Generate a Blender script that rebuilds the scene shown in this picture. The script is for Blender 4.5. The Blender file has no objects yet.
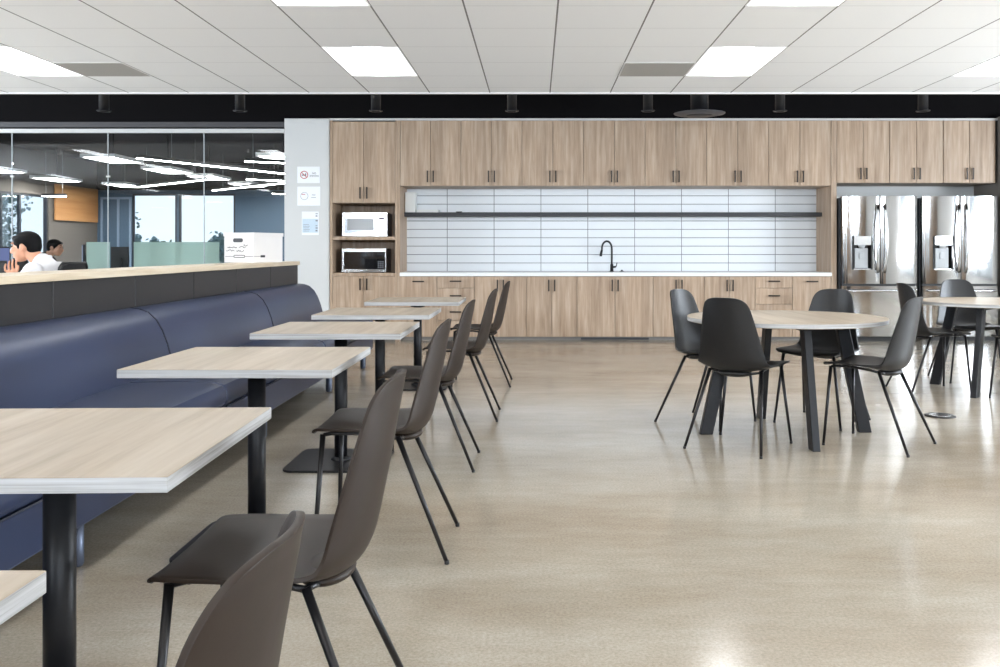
import bpy, bmesh, math, random
from mathutils import Vector, Matrix
random.seed(7)
PI = math.pi
S = bpy.context.scene
C = S.collection

# ------------------------------------------------------------------ camera, world, exposure
cam = bpy.data.cameras.new('camera')
cam.sensor_width = 36.0
cam.lens = 33.3
cam.shift_x = -0.036
cam.shift_y = -0.0845
cam.clip_start = 0.05
cam.clip_end = 400
camo = bpy.data.objects.new('camera', cam)
C.objects.link(camo)
camo.location = (0, 0, 1.14)
camo.rotation_euler = (PI / 2, 0, 0)
S.camera = camo
S.view_settings.view_transform = 'Standard'
S.view_settings.look = 'None'
S.view_settings.gamma = 1.0
S.view_settings.use_curve_mapping = False
S.view_settings.exposure = 0.68
try:
    S.cycles.use_denoising = True
    S.cycles.max_bounces = 10
    S.cycles.diffuse_bounces = 5
    S.cycles.glossy_bounces = 5
    S.cycles.transparent_max_bounces = 16
    S.cycles.sample_clamp_indirect = 6
except Exception:
    pass
w = bpy.data.worlds.new('world')
S.world = w
w.use_nodes = True
wn = w.node_tree
bg = wn.nodes['Background']
tc = wn.nodes.new('ShaderNodeTexCoord')
sx = wn.nodes.new('ShaderNodeSeparateXYZ')
cr = wn.nodes.new('ShaderNodeValToRGB')
cr.color_ramp.elements[0].position = 0.0
cr.color_ramp.elements[0].color = (0.80, 0.90, 0.97, 1)
cr.color_ramp.elements[1].position = 0.6
cr.color_ramp.elements[1].color = (0.35, 0.58, 0.92, 1)
wn.links.new(tc.outputs['Generated'], sx.inputs[0])
wn.links.new(sx.outputs['Z'], cr.inputs[0])
wn.links.new(cr.outputs[0], bg.inputs['Color'])
bg.inputs['Strength'].default_value = 1.05


def window_fill(loc, rot, sx_, sy_, power, col=(0.86, 0.93, 1.0)):
    l = bpy.data.lights.new('daylight_fill', 'AREA')
    l.shape = 'RECTANGLE'
    l.size = sx_
    l.size_y = sy_
    l.energy = power
    l.color = col
    o = bpy.data.objects.new('daylight_fill', l)
    C.objects.link(o)
    o.location = loc
    o.rotation_euler = rot
    return o


# daylight lamps outside the windows; the side ones added to brighten the ceiling
for wx in (-4.6, -1.0, 2.6, 6.2):
    window_fill((wx, -6.0, 2.3), (PI / 2 + 0.45, 0, 0), 1.6, 0.6, 150, (0.86, 0.93, 1.0))
window_fill((-12.6, 6.2, 1.6), (0, -PI / 2 - 0.85, 0), 2.2, 5.5, 1250)
window_fill((9.3, 5.6, 1.6), (0, PI / 2 + 0.95, 0), 2.2, 4.2, 850)  # side lamps tilted steeply up as fill for the ceiling
LAMP = 12.0          # strength of the ceiling lights
OFFICE = 26.0        # strength of the lights beyond the glass


# ------------------------------------------------------------------ materials
def srgb(r, g, b):
    def f(c):
        c /= 255.0
        return c / 12.92 if c <= 0.04045 else ((c + 0.055) / 1.055) ** 2.4
    return (f(r), f(g), f(b), 1.0)


def mat(name, col, rough=0.5, metal=0.0, spec=0.5, noise=0.0, nscale=20.0, bump=0.0, emit=None, estr=0.0, coat=0.0):
    m = bpy.data.materials.new(name)
    m.use_nodes = True
    nt = m.node_tree
    p = nt.nodes['Principled BSDF']
    p.inputs['Base Color'].default_value = col
    p.inputs['Roughness'].default_value = rough
    p.inputs['Metallic'].default_value = metal
    p.inputs['Specular IOR Level'].default_value = spec
    p.inputs['Coat Weight'].default_value = coat
    if emit:
        p.inputs['Emission Color'].default_value = emit
        p.inputs['Emission Strength'].default_value = estr
    if noise > 0 or bump > 0:
        t = nt.nodes.new('ShaderNodeTexCoord')
        n = nt.nodes.new('ShaderNodeTexNoise')
        n.inputs['Scale'].default_value = nscale
        n.inputs['Detail'].default_value = 4
        nt.links.new(t.outputs['Object'], n.inputs['Vector'])
        if noise > 0:
            mx = nt.nodes.new('ShaderNodeMix')
            mx.data_type = 'RGBA'
            mx.inputs['A'].default_value = tuple(c * (1 - noise) for c in col[:3]) + (1,)
            mx.inputs['B'].default_value = tuple(min(1, c * (1 + noise)) for c in col[:3]) + (1,)
            nt.links.new(n.outputs['Fac'], mx.inputs['Factor'])
            nt.links.new(mx.outputs['Result'], p.inputs['Base Color'])
        if bump > 0:
            b = nt.nodes.new('ShaderNodeBump')
            b.inputs['Strength'].default_value = bump
            b.inputs['Distance'].default_value = 0.002
            nt.links.new(n.outputs['Fac'], b.inputs['Height'])
            nt.links.new(b.outputs['Normal'], p.inputs['Normal'])
    return m


def wood(name, c1, c2, c3, axis='Z', scale=1.0, rough=0.45, random_shift=True, spec=0.4):
    """straight grained laminate; the grain runs along axis"""
    m = bpy.data.materials.new(name)
    m.use_nodes = True
    nt = m.node_tree
    L = nt.links.new
    p = nt.nodes['Principled BSDF']
    p.inputs['Roughness'].default_value = rough
    p.inputs['Specular IOR Level'].default_value = spec
    t = nt.nodes.new('ShaderNodeTexCoord')
    g = nt.nodes.new('ShaderNodeNewGeometry')
    oi = nt.nodes.new('ShaderNodeObjectInfo')
    mp = nt.nodes.new('ShaderNodeMapping')
    s_ = [34.0 * scale] * 3
    for a_ in axis:
        s_['XYZ'.index(a_)] = 2.0 * scale
    if axis == 'XY':
        s_[2] = 130.0
    mp.inputs['Scale'].default_value = s_
    L(t.outputs['Object'], mp.inputs['Vector'])
    add = nt.nodes.new('ShaderNodeVectorMath')
    add.operation = 'ADD'
    sc = nt.nodes.new('ShaderNodeMath')
    sc.operation = 'MULTIPLY'
    sc.inputs[1].default_value = 37.0 if random_shift else 0.0
    L(oi.outputs['Random'], sc.inputs[0])
    L(mp.outputs[0], add.inputs[0])
    L(sc.outputs[0], add.inputs[1])
    n1 = nt.nodes.new('ShaderNodeTexNoise')
    n1.inputs['Scale'].default_value = 1.0
    n1.inputs['Detail'].default_value = 6
    n1.inputs['Roughness'].default_value = 0.62
    n1.inputs['Distortion'].default_value = 0.25
    L(add.outputs[0], n1.inputs['Vector'])
    r = nt.nodes.new('ShaderNodeValToRGB')
    r.color_ramp.elements[0].position = 0.30
    r.color_ramp.elements[0].color = c1
    r.color_ramp.elements[1].position = 0.70
    r.color_ramp.elements[1].color = c3
    e = r.color_ramp.elements.new(0.5)
    e.color = c2
    L(n1.outputs['Fac'], r.inputs[0])
    n2 = nt.nodes.new('ShaderNodeTexNoise')
    n2.inputs['Scale'].default_value = 0.22
    n2.inputs['Detail'].default_value = 2
    L(add.outputs[0], n2.inputs['Vector'])
    hs = nt.nodes.new('ShaderNodeHueSaturation')
    mr = nt.nodes.new('ShaderNodeMapRange')
    mr.inputs['From Min'].default_value = 0.3
    mr.inputs['From Max'].default_value = 0.7
    mr.inputs['To Min'].default_value = 0.88
    mr.inputs['To Max'].default_value = 1.10
    L(n2.outputs['Fac'], mr.inputs['Value'])
    L(mr.outputs[0], hs.inputs['Value'])
    L(r.outputs[0], hs.inputs['Color'])
    L(hs.outputs[0], p.inputs['Base Color'])
    return m


def glass(name, tint=(1, 1, 1, 1), refl=0.10, rough=0.0):
    m = bpy.data.materials.new(name)
    m.use_nodes = True
    nt = m.node_tree
    nt.nodes.remove(nt.nodes['Principled BSDF'])
    out = nt.nodes['Material Output']
    tr = nt.nodes.new('ShaderNodeBsdfTransparent')
    tr.inputs[0].default_value = tint
    gl = nt.nodes.new('ShaderNodeBsdfGlossy')
    gl.inputs['Roughness'].default_value = rough
    lw = nt.nodes.new('ShaderNodeFresnel')
    lw.inputs['IOR'].default_value = 1.5
    ad = nt.nodes.new('ShaderNodeMath')
    ad.operation = 'MULTIPLY'
    ad.inputs[1].default_value = refl / 0.04
    nt.links.new(lw.outputs[0], ad.inputs[0])
    cl = nt.nodes.new('ShaderNodeMath')
    cl.operation = 'MINIMUM'
    cl.inputs[1].default_value = 0.9
    nt.links.new(ad.outputs[0], cl.inputs[0])
    mx = nt.nodes.new('ShaderNodeMixShader')
    nt.links.new(cl.outputs[0], mx.inputs[0])
    nt.links.new(tr.outputs[0], mx.inputs[1])
    nt.links.new(gl.outputs[0], mx.inputs[2])
    nt.links.new(mx.outputs[0], out.inputs['Surface'])
    return m


def frosted(name, col, clear=0.35):
    m = bpy.data.materials.new(name)
    m.use_nodes = True
    nt = m.node_tree
    nt.nodes.remove(nt.nodes['Principled BSDF'])
    out = nt.nodes['Material Output']
    tr = nt.nodes.new('ShaderNodeBsdfTransparent')
    tr.inputs[0].default_value = col
    df = nt.nodes.new('ShaderNodeBsdfDiffuse')
    df.inputs[0].default_value = col
    tl = nt.nodes.new('ShaderNodeBsdfTranslucent')
    tl.inputs[0].default_value = col
    a = nt.nodes.new('ShaderNodeMixShader')
    a.inputs[0].default_value = 0.5
    nt.links.new(df.outputs[0], a.inputs[1])
    nt.links.new(tl.outputs[0], a.inputs[2])
    b = nt.nodes.new('ShaderNodeMixShader')
    b.inputs[0].default_value = clear
    nt.links.new(a.outputs[0], b.inputs[1])
    nt.links.new(tr.outputs[0], b.inputs[2])
    nt.links.new(b.outputs[0], out.inputs['Surface'])
    return m


def emission(name, col, strength):
    m = bpy.data.materials.new(name)
    m.use_nodes = True
    nt = m.node_tree
    nt.nodes.remove(nt.nodes['Principled BSDF'])
    e = nt.nodes.new('ShaderNodeEmission')
    e.inputs[0].default_value = col
    e.inputs[1].default_value = strength
    nt.links.new(e.outputs[0], nt.nodes['Material Output'].inputs['Surface'])
    return m


def floor_mat():
    m = bpy.data.materials.new('polished_concrete')
    m.use_nodes = True
    nt = m.node_tree
    L = nt.links.new
    p = nt.nodes['Principled BSDF']
    t = nt.nodes.new('ShaderNodeTexCoord')

    def noise(scale, detail, sxyz=(1, 1, 1), rough=0.55):
        mp = nt.nodes.new('ShaderNodeMapping')
        mp.inputs['Scale'].default_value = sxyz
        L(t.outputs['Object'], mp.inputs['Vector'])
        n = nt.nodes.new('ShaderNodeTexNoise')
        n.inputs['Scale'].default_value = scale
        n.inputs['Detail'].default_value = detail
        n.inputs['Roughness'].default_value = rough
        L(mp.outputs[0], n.inputs['Vector'])
        return n
    n1 = noise(0.9, 6, (0.7, 1.6, 1), 0.6)
    n2 = noise(9.0, 5, (0.5, 1.5, 1), 0.65)
    n3 = noise(95.0, 6, (1, 1, 1), 0.8)
    r1 = nt.nodes.new('ShaderNodeValToRGB')
    r1.color_ramp.elements[0].position = 0.33
    r1.color_ramp.elements[0].color = srgb(170, 157, 139)
    r1.color_ramp.elements[1].position = 0.68
    r1.color_ramp.elements[1].color = srgb(196, 189, 176)
    L(n1.outputs['Fac'], r1.inputs[0])
    r2 = nt.nodes.new('ShaderNodeValToRGB')
    r2.color_ramp.elements[0].position = 0.35
    r2.color_ramp.elements[0].color = (0.92, 0.91, 0.90, 1)
    r2.color_ramp.elements[1].position = 0.62
    r2.color_ramp.elements[1].color = (1, 1, 1, 1)
    L(n2.outputs['Fac'], r2.inputs[0])
    r3 = nt.nodes.new('ShaderNodeValToRGB')
    r3.color_ramp.elements[0].position = 0.34
    r3.color_ramp.elements[0].color = (0.58, 0.55, 0.50, 1)
    r3.color_ramp.elements[1].position = 0.62
    r3.color_ramp.elements[1].color = (1.0, 1.0, 1.0, 1)
    L(n3.outputs['Fac'], r3.inputs[0])
    m1 = nt.nodes.new('ShaderNodeMix')
    m1.data_type = 'RGBA'
    m1.blend_type = 'MULTIPLY'
    m1.inputs['Factor'].default_value = 1
    L(r1.outputs[0], m1.inputs['A'])
    L(r2.outputs[0], m1.inputs['B'])
    m2 = nt.nodes.new('ShaderNodeMix')
    m2.data_type = 'RGBA'
    m2.blend_type = 'MULTIPLY'
    m2.inputs['Factor'].default_value = 0.8
    L(m1.outputs['Result'], m2.inputs['A'])
    L(r3.outputs[0], m2.inputs['B'])
    # saw-cut control joints
    sp = nt.nodes.new('ShaderNodeSeparateXYZ')
    L(t.outputs['Object'], sp.inputs[0])

    def joint(out, period, off):
        a = nt.nodes.new('ShaderNodeMath')
        a.operation = 'ADD'
        a.inputs[1].default_value = off
        L(out, a.inputs[0])
        b = nt.nodes.new('ShaderNodeMath')
        b.operation = 'PINGPONG'
        b.inputs[1].default_value = period / 2
        L(a.outputs[0], b.inputs[0])
        c = nt.nodes.new('ShaderNodeMath')
        c.operation = 'LESS_THAN'
        c.inputs[1].default_value = 0.004
        L(b.outputs[0], c.inputs[0])
        return c
    jx = joint(sp.outputs['X'], 12.0, 6.0)
    jy = joint(sp.outputs['Y'], 14.6, -7.3)
    mxn = nt.nodes.new('ShaderNodeMath')
    mxn.operation = 'MAXIMUM'
    L(jx.outputs[0], mxn.inputs[0])
    L(jy.outputs[0], mxn.inputs[1])
    m3 = nt.nodes.new('ShaderNodeMix')
    m3.data_type = 'RGBA'
    m3.inputs['B'].default_value = srgb(140, 125, 105)
    fm = nt.nodes.new('ShaderNodeMath')
    fm.operation = 'MULTIPLY'
    fm.inputs[1].default_value = 0.5
    L(mxn.outputs[0], fm.inputs[0])
    L(fm.outputs[0], m3.inputs['Factor'])
    L(m2.outputs['Result'], m3.inputs['A'])
    L(m3.outputs['Result'], p.inputs['Base Color'])
    rr = nt.nodes.new('ShaderNodeMapRange')
    rr.inputs['To Min'].default_value = 0.125
    rr.inputs['To Max'].default_value = 0.175
    L(n2.outputs['Fac'], rr.inputs['Value'])
    L(rr.outputs[0], p.inputs['Roughness'])
    p.inputs['Specular IOR Level'].default_value = 0.65
    b = nt.nodes.new('ShaderNodeBump')
    b.inputs['Strength'].default_value = 0.006
    b.inputs['Distance'].default_value = 0.01
    L(n2.outputs['Fac'], b.inputs['Height'])
    L(b.outputs['Normal'], p.inputs['Normal'])
    return m


def tile_mat(name, w_, h_, ox, oz, col, grout, gx=0.0035, gz=0.0035, plane='XZ', gzf=1.0, rough=0.15):
    """grid of tiles, joints at ox + k w and oz + k h"""
    m = bpy.data.materials.new(name)
    m.use_nodes = True
    nt = m.node_tree
    L = nt.links.new
    p = nt.nodes['Principled BSDF']
    p.inputs['Roughness'].default_value = rough
    g = nt.nodes.new('ShaderNodeTexCoord')
    sp = nt.nodes.new('ShaderNodeSeparateXYZ')
    L(g.outputs['Object'], sp.inputs[0])

    def joint(out, period, off, half):
        a = nt.nodes.new('ShaderNodeMath')
        a.operation = 'SUBTRACT'
        a.inputs[1].default_value = off
        L(out, a.inputs[0])
        b = nt.nodes.new('ShaderNodeMath')
        b.operation = 'PINGPONG'
        b.inputs[1].default_value = period / 2
        L(a.outputs[0], b.inputs[0])
        c = nt.nodes.new('ShaderNodeMath')
        c.operation = 'LESS_THAN'
        c.inputs[1].default_value = half
        L(b.outputs[0], c.inputs[0])
        return c
    jx = joint(sp.outputs[plane[0]], w_, ox, gx)
    jz = joint(sp.outputs[plane[1]], h_, oz, gz)
    fz = nt.nodes.new('ShaderNodeMath')
    fz.operation = 'MULTIPLY'
    fz.inputs[1].default_value = gzf
    L(jz.outputs[0], fz.inputs[0])
    mm = nt.nodes.new('ShaderNodeMath')
    mm.operation = 'MAXIMUM'
    L(jx.outputs[0], mm.inputs[0])
    L(fz.outputs[0], mm.inputs[1])
    n = nt.nodes.new('ShaderNodeTexNoise')
    n.inputs['Scale'].default_value = 90 if plane == 'XY' else 3
    n.inputs['Detail'].default_value = 3
    L(g.outputs['Object'], n.inputs['Vector'])
    rb = nt.nodes.new('ShaderNodeMix')
    rb.data_type = 'RGBA'
    rb.inputs['A'].default_value = tuple(c * 0.96 for c in col[:3]) + (1,)
    rb.inputs['B'].default_value = col
    L(n.outputs['Fac'], rb.inputs['Factor'])
    mx = nt.nodes.new('ShaderNodeMix')
    mx.data_type = 'RGBA'
    mx.inputs['B'].default_value = grout
    L(mm.outputs[0], mx.inputs['Factor'])
    L(rb.outputs['Result'], mx.inputs['A'])
    L(mx.outputs['Result'], p.inputs['Base Color'])
    bp = nt.nodes.new('ShaderNodeBump')
    bp.invert = True
    bp.inputs['Strength'].default_value = 0.4
    bp.inputs['Distance'].default_value = 0.002
    L(mm.outputs[0], bp.inputs['Height'])
    L(bp.outputs['Normal'], p.inputs['Normal'])
    return m


def brushed(name, col, rough=0.2, aniso_scale=(3, 3, 220)):
    m = mat(name, col, rough, 1.0)
    nt = m.node_tree
    L = nt.links.new
    p = nt.nodes['Principled BSDF']
    t = nt.nodes.new('ShaderNodeTexCoord')
    mp = nt.nodes.new('ShaderNodeMapping')
    mp.inputs['Scale'].default_value = aniso_scale
    L(t.outputs['Object'], mp.inputs['Vector'])
    n = nt.nodes.new('ShaderNodeTexNoise')
    n.inputs['Scale'].default_value = 1
    n.inputs['Detail'].default_value = 2
    L(mp.outputs[0], n.inputs['Vector'])
    r = nt.nodes.new('ShaderNodeMapRange')
    r.inputs['To Min'].default_value = rough * 0.8
    r.inputs['To Max'].default_value = rough * 1.25
    L(n.outputs['Fac'], r.inputs['Value'])
    L(r.outputs[0], p.inputs['Roughness'])
    return m


M = {}
M['floor'] = floor_mat()
M['wall'] = mat('white_paint', srgb(206, 206, 204), 0.6, noise=0.015, nscale=4)
M['wall_tan'] = mat('tan_paint', srgb(150, 125, 100), 0.6, noise=0.03, nscale=2)
M['wall_grey'] = mat('grey_paint', srgb(112, 106, 99), 0.7, noise=0.04, nscale=2)
M['wall_blue'] = mat('blue_grey_paint', srgb(72, 96, 116), 0.6, noise=0.03, nscale=2)
M['black'] = mat('black_paint', srgb(10, 8, 10), 0.9, spec=0.15, noise=0.1, nscale=6)
M['black_sm'] = mat('black_housing', srgb(22, 21, 23), 0.45, noise=0.05, nscale=30)
M['grey_band'] = mat('dark_grey_header', srgb(70, 68, 70), 0.5, noise=0.05, nscale=5)
M['rail'] = mat('satin_white_rail', srgb(205, 204, 202), 0.35, noise=0.02, nscale=10)
M['ceiling'] = tile_mat('ceiling_tiles', 0.61, 0.61, 0.142, 8.47, srgb(244, 244, 244), srgb(122, 120, 118), 0.006, 0.004, 'XY', 0.35, 0.85)
M['return'] = mat('grey_air_grille', srgb(168, 165, 160), 0.7, noise=0.05, nscale=60)
M['tbar'] = mat('white_tbar', srgb(225, 224, 222), 0.5)
M['cab'] = wood('cabinet_laminate', srgb(146, 121, 98), srgb(170, 146, 123), srgb(188, 167, 146), 'Z', 0.8)
M['cab_in'] = wood('cabinet_carcass', srgb(150, 131, 112), srgb(168, 149, 130), srgb(184, 166, 147), 'Z', 0.8)
M['toe'] = mat('toe_kick', srgb(110, 106, 102), 0.5, noise=0.05, nscale=9)
M['handle'] = mat('bronze_pull', srgb(46, 39, 34), 0.35, 0.6, noise=0.05, nscale=30)
M['counter'] = mat('white_quartz', srgb(232, 232, 230), 0.25, noise=0.02, nscale=12)
M['tile'] = tile_mat('stacked_white_tile', 0.617, 0.1105, 0.065, 0.846, srgb(226, 229, 232), srgb(112, 114, 116), 0.0045, 0.0045, 'XZ', rough=0.35)
M['shelf'] = mat('black_shelf', srgb(44, 44, 48), 0.5, noise=0.05, nscale=10)
M['steel'] = brushed('stainless_steel', (0.46, 0.45, 0.44, 1), 0.08, (160, 3, 2))
M['steel_h'] = brushed('bright_steel', (0.62, 0.62, 0.62, 1), 0.2, (3, 3, 90))
M['fridge_side'] = mat('fridge_side_grey', srgb(52, 52, 55), 0.4, noise=0.04, nscale=10)
M['blackglass'] = mat('black_glass', (0.012, 0.012, 0.013, 1), 0.05, 0, 0.8, noise=0.1, nscale=5)
M['reflectglass'] = mat('painted_reflection_glass', (0.34, 0.37, 0.41, 1), 0.14, 0.9, noise=0.05, nscale=5)  # silvery tone puts the reflection on the upper microwave door into colour
M['display'] = mat('grey_plastic', srgb(170, 172, 174), 0.3, noise=0.03, nscale=20)
M['matte_black'] = mat('matte_black_metal', srgb(28, 28, 31), 0.38, 0.2, noise=0.06, nscale=40)
M['table_black'] = mat('black_powder_coat', srgb(24, 25, 29), 0.42, 0.3, noise=0.06, nscale=60, bump=0.1)
M['top'] = wood('pale_oak_top', srgb(146, 131, 111), srgb(168, 154, 136), srgb(182, 170, 154), 'Y', 0.45, 0.38)
M['edge'] = wood('whitewashed_edge', srgb(140, 138, 134), srgb(180, 180, 180), srgb(198, 199, 201), 'XY', 1.0, 0.5)
M['shell'] = mat('warm_lit_shell', srgb(42, 31, 23), 0.5, 0, 0.35, noise=0.05, nscale=60, bump=0.08)  # browner copy of the black shell, warm light put into its colour
M['shell_b'] = mat('black_shell', srgb(23, 22, 23), 0.42, 0, 0.45, noise=0.05, nscale=60, bump=0.08)
M['leg'] = mat('black_leg', srgb(40, 39, 40), 0.32, 0.5, noise=0.05, nscale=40)
M['navy'] = mat('navy_vinyl', srgb(42, 52, 78), 0.36, 0, 0.5, noise=0.10, nscale=3, bump=0.25)
M['char'] = mat('charcoal_vinyl', srgb(31, 30, 32), 0.45, 0, 0.45, noise=0.08, nscale=5, bump=0.15)
M['piping'] = mat('dark_seam', srgb(26, 30, 46), 0.5)
M['bleg'] = mat('blue_grey_leg', srgb(92, 100, 118), 0.35, 0.5, noise=0.03, nscale=20)
M['cap'] = wood('ledge_oak', srgb(178, 158, 132), srgb(205, 188, 162), srgb(220, 206, 184), 'Y', 0.6, 0.4)
M['partglass'] = glass('partition_glass', (0.90, 0.92, 0.93, 1), 0.03)
M['winglass'] = glass('window_glass', (0.96, 0.98, 1.0, 1), 0.008)
M['glassedge'] = mat('glass_edge', srgb(190, 196, 198), 0.2, noise=0.05, nscale=10)
M['frost'] = frosted('frosted_green_glass', (0.84, 0.98, 0.92, 1), 0.32)
M['orange'] = wood('honey_wood_panel', srgb(176, 122, 70), srgb(196, 142, 88), srgb(208, 158, 104), 'Y', 0.1, 0.5)
M['mull'] = mat('dark_mullion', srgb(40, 46, 54), 0.4, noise=0.03, nscale=10)
M['lens'] = emission('lamp_lens', (0.95, 0.975, 1.0, 1), LAMP)
M['olens'] = emission('office_lens', (1.0, 0.98, 0.95, 1), OFFICE)
M['linear'] = emission('linear_lens', (1.0, 0.98, 0.95, 1), OFFICE * 1.6)
M['reflector'] = mat('white_reflector', srgb(246, 246, 245), 0.5, noise=0.01, nscale=5)
M['card'] = mat('white_cardboard', srgb(212, 208, 205), 0.7, noise=0.03, nscale=14)
M['ink'] = mat('black_ink', srgb(30, 30, 34), 0.6)
M['greyink'] = mat('grey_ink', srgb(120, 122, 130), 0.6)
M['paper'] = mat('white_paper', srgb(238, 240, 243), 0.35, noise=0.01, nscale=10)
M['bluepaper'] = mat('pale_blue_print', srgb(196, 212, 224), 0.4, noise=0.08, nscale=40)
M['red'] = mat('red_print', srgb(186, 62, 58), 0.5)
M['whiteplastic'] = mat('white_plastic', srgb(224, 226, 224), 0.4, noise=0.02, nscale=10)
M['skin'] = mat('skin', srgb(214, 158, 128), 0.5, noise=0.06, nscale=25)
M['hair'] = mat('black_hair', srgb(8, 7, 8), 0.7, 0, 0.2, noise=0.3, nscale=90, bump=0.6)
M['shirt'] = mat('white_shirt', srgb(226, 224, 226), 0.8, noise=0.04, nscale=30, bump=0.2)
M['trouser'] = mat('dark_trousers', srgb(40, 42, 50), 0.8, noise=0.05, nscale=30)
M['darkshirt'] = mat('brown_shirt', srgb(50, 42, 38), 0.8, noise=0.08, nscale=30)
M['eye'] = mat('dark_eye', srgb(20, 16, 14), 0.2)
M['screen'] = mat('lit_screen', srgb(60, 70, 110), 0.3, emit=srgb(110, 122, 165), estr=0.3)
M['desk'] = mat('desk_laminate', srgb(190, 186, 180), 0.45, noise=0.03, nscale=8)
M['mesh'] = mat('black_mesh', srgb(26, 26, 28), 0.6, noise=0.1, nscale=80)
M['leafy'] = mat('grey_green_leaf', srgb(128, 142, 130), 0.7, noise=0.25, nscale=3)
M['bark'] = mat('bark', srgb(84, 76, 68), 0.9, noise=0.2, nscale=10)
M['ground'] = mat('dry_ground', srgb(120, 126, 110), 0.9, noise=0.15, nscale=0.5)
M['carpet'] = mat('grey_carpet', srgb(88, 86, 88), 0.95, noise=0.15, nscale=60)


# ------------------------------------------------------------------ mesh helpers
class MB:
    def __init__(self):
        self.bm = bmesh.new()

    def box(self, x0, x1, y0, y1, z0, z1, bev=0.0, mi=0, rot=None, about=None):
        r = bmesh.ops.create_cube(self.bm, size=1.0)
        vs = r['verts']
        for v in vs:
            v.co = Vector(((x0 + x1) / 2 + v.co.x * (x1 - x0), (y0 + y1) / 2 + v.co.y * (y1 - y0), (z0 + z1) / 2 + v.co.z * (z1 - z0)))
        fs = set(f for v in vs for f in v.link_faces)
        if bev > 0:
            es = list(set(e for v in vs for e in v.link_edges))
            rr = bmesh.ops.bevel(self.bm, geom=es, offset=bev, segments=2, affect='EDGES', profile=0.5)
            fs = set(f for f in rr['faces'])
            vv = set(v for f in fs for v in f.verts)
            fs = set(f for v in vv for f in v.link_faces)
            vs = list(vv)
        for f in fs:
            f.material_index = mi
        if rot is not None:
            bmesh.ops.rotate(self.bm, verts=vs, cent=about or Vector((0, 0, 0)), matrix=rot)
        return self

    def tube(self, pts, r, seg=12, cap=True, mi=0, radii=None, sq=None):
        """tube along a polyline, radius r or per-point radii"""
        pts = [Vector(p) for p in pts]
        n = len(pts)
        rings = []
        up = None
        for i, p in enumerate(pts):
            if i == 0:
                d = (pts[1] - pts[0]).normalized()
            elif i == n - 1:
                d = (pts[-1] - pts[-2]).normalized()
            else:
                d = ((pts[i + 1] - p).normalized() + (p - pts[i - 1]).normalized()).normalized()
            if up is None:
                up = Vector((0, 0, 1)) if abs(d.z) < 0.9 else Vector((0, 1, 0))
            a = d.cross(up).normalized()
            b = a.cross(d).normalized()
            up = b
            rr = radii[i] if radii else r
            ring = []
            for k in range(seg):
                t = 2 * PI * k / seg
                ring.append(self.bm.verts.new(p + a * (math.cos(t) * rr) + b * (math.sin(t) * rr)))
            rings.append(ring)
        for i in range(n - 1):
            for k in range(seg):
                f = self.bm.faces.new((rings[i][k], rings[i][(k + 1) % seg], rings[i + 1][(k + 1) % seg], rings[i + 1][k]))
                f.smooth = True
                f.material_index = mi
        if cap:
            f = self.bm.faces.new(list(reversed(rings[0])))
            f.material_index = mi
            f = self.bm.faces.new(rings[-1])
            f.material_index = mi
        return self

    def lathe(self, prof, seg=32, c=(0, 0, 0), mi=0, smooth=True):
        rings = []
        for (r, z) in prof:
            rings.append([self.bm.verts.new((c[0] + r * math.cos(2 * PI * k / seg), c[1] + r * math.sin(2 * PI * k / seg), c[2] + z)) for k in range(seg)])
        for i in range(len(rings) - 1):
            for k in range(seg):
                f = self.bm.faces.new((rings[i][k], rings[i][(k + 1) % seg], rings[i + 1][(k + 1) % seg], rings[i + 1][k]))
                f.smooth = smooth
                f.material_index = mi
        self.bm.faces.new(list(reversed(rings[0]))).material_index = mi
        self.bm.faces.new(rings[-1]).material_index = mi
        return self

    def prism(self, poly, axis, a0, a1, mi=0, smooth=False):
        """poly: 2-D points; axis 'Y' -> points are (x, z), 'Z' -> (x, y), 'X' -> (y, z)"""
        def P(p, a):
            if axis == 'Y':
                return (p[0], a, p[1])
            if axis == 'Z':
                return (p[0], p[1], a)
            return (a, p[0], p[1])
        A = [self.bm.verts.new(P(p, a0)) for p in poly]
        B = [self.bm.verts.new(P(p, a1)) for p in poly]
        n = len(poly)
        for i in range(n):
            f = self.bm.faces.new((A[i], A[(i + 1) % n], B[(i + 1) % n], B[i]))
            f.material_index = mi
            f.smooth = smooth
        self.bm.faces.new(list(reversed(A))).material_index = mi
        self.bm.faces.new(B).material_index = mi
        return self

    def ball(self, c, r, sc=(1, 1, 1), seg=16, mi=0, rot=None):
        res = bmesh.ops.create_uvsphere(self.bm, u_segments=seg, v_segments=max(6, seg // 2 + 2), radius=1)
        for v in res['verts']:
            co = Vector((v.co.x * r * sc[0], v.co.y * r * sc[1], v.co.z * r * sc[2]))
            if rot is not None:
                co = rot @ co
            v.co = co + Vector(c)
        for f in set(f for v in res['verts'] for f in v.link_faces):
            f.smooth = True
            f.material_index = mi
        return self

    def capsule(self, p0, p1, r0, r1, seg=14):
        p0, p1 = Vector(p0), Vector(p1)
        self.ball(p0, r0, seg=seg)
        self.ball(p1, r1, seg=seg)
        self.tube([p0, p1], r0, seg=seg, radii=[r0, r1])
        return self

    def build(self, name, mats, parent=None, bevel=0.0, smooth=None, seg=2):
        bmesh.ops.recalc_face_normals(self.bm, faces=self.bm.faces)
        me = bpy.data.meshes.new(name)
        self.bm.to_mesh(me)
        self.bm.free()
        for m in (mats if isinstance(mats, (list, tuple)) else [mats]):
            me.materials.append(m)
        o = bpy.data.objects.new(name, me)
        C.objects.link(o)
        if parent:
            o.parent = parent
        if bevel > 0:
            b = o.modifiers.new('bevel', 'BEVEL')
            b.width = bevel
            b.segments = seg
            b.limit_method = 'ANGLE'
            b.angle_limit = math.radians(40)
        if smooth:
            for p in me.polygons:
                p.use_smooth = True
            try:
                me.set_sharp_from_angle(angle=math.radians(smooth))
            except Exception:
                pass
        return o


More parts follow.
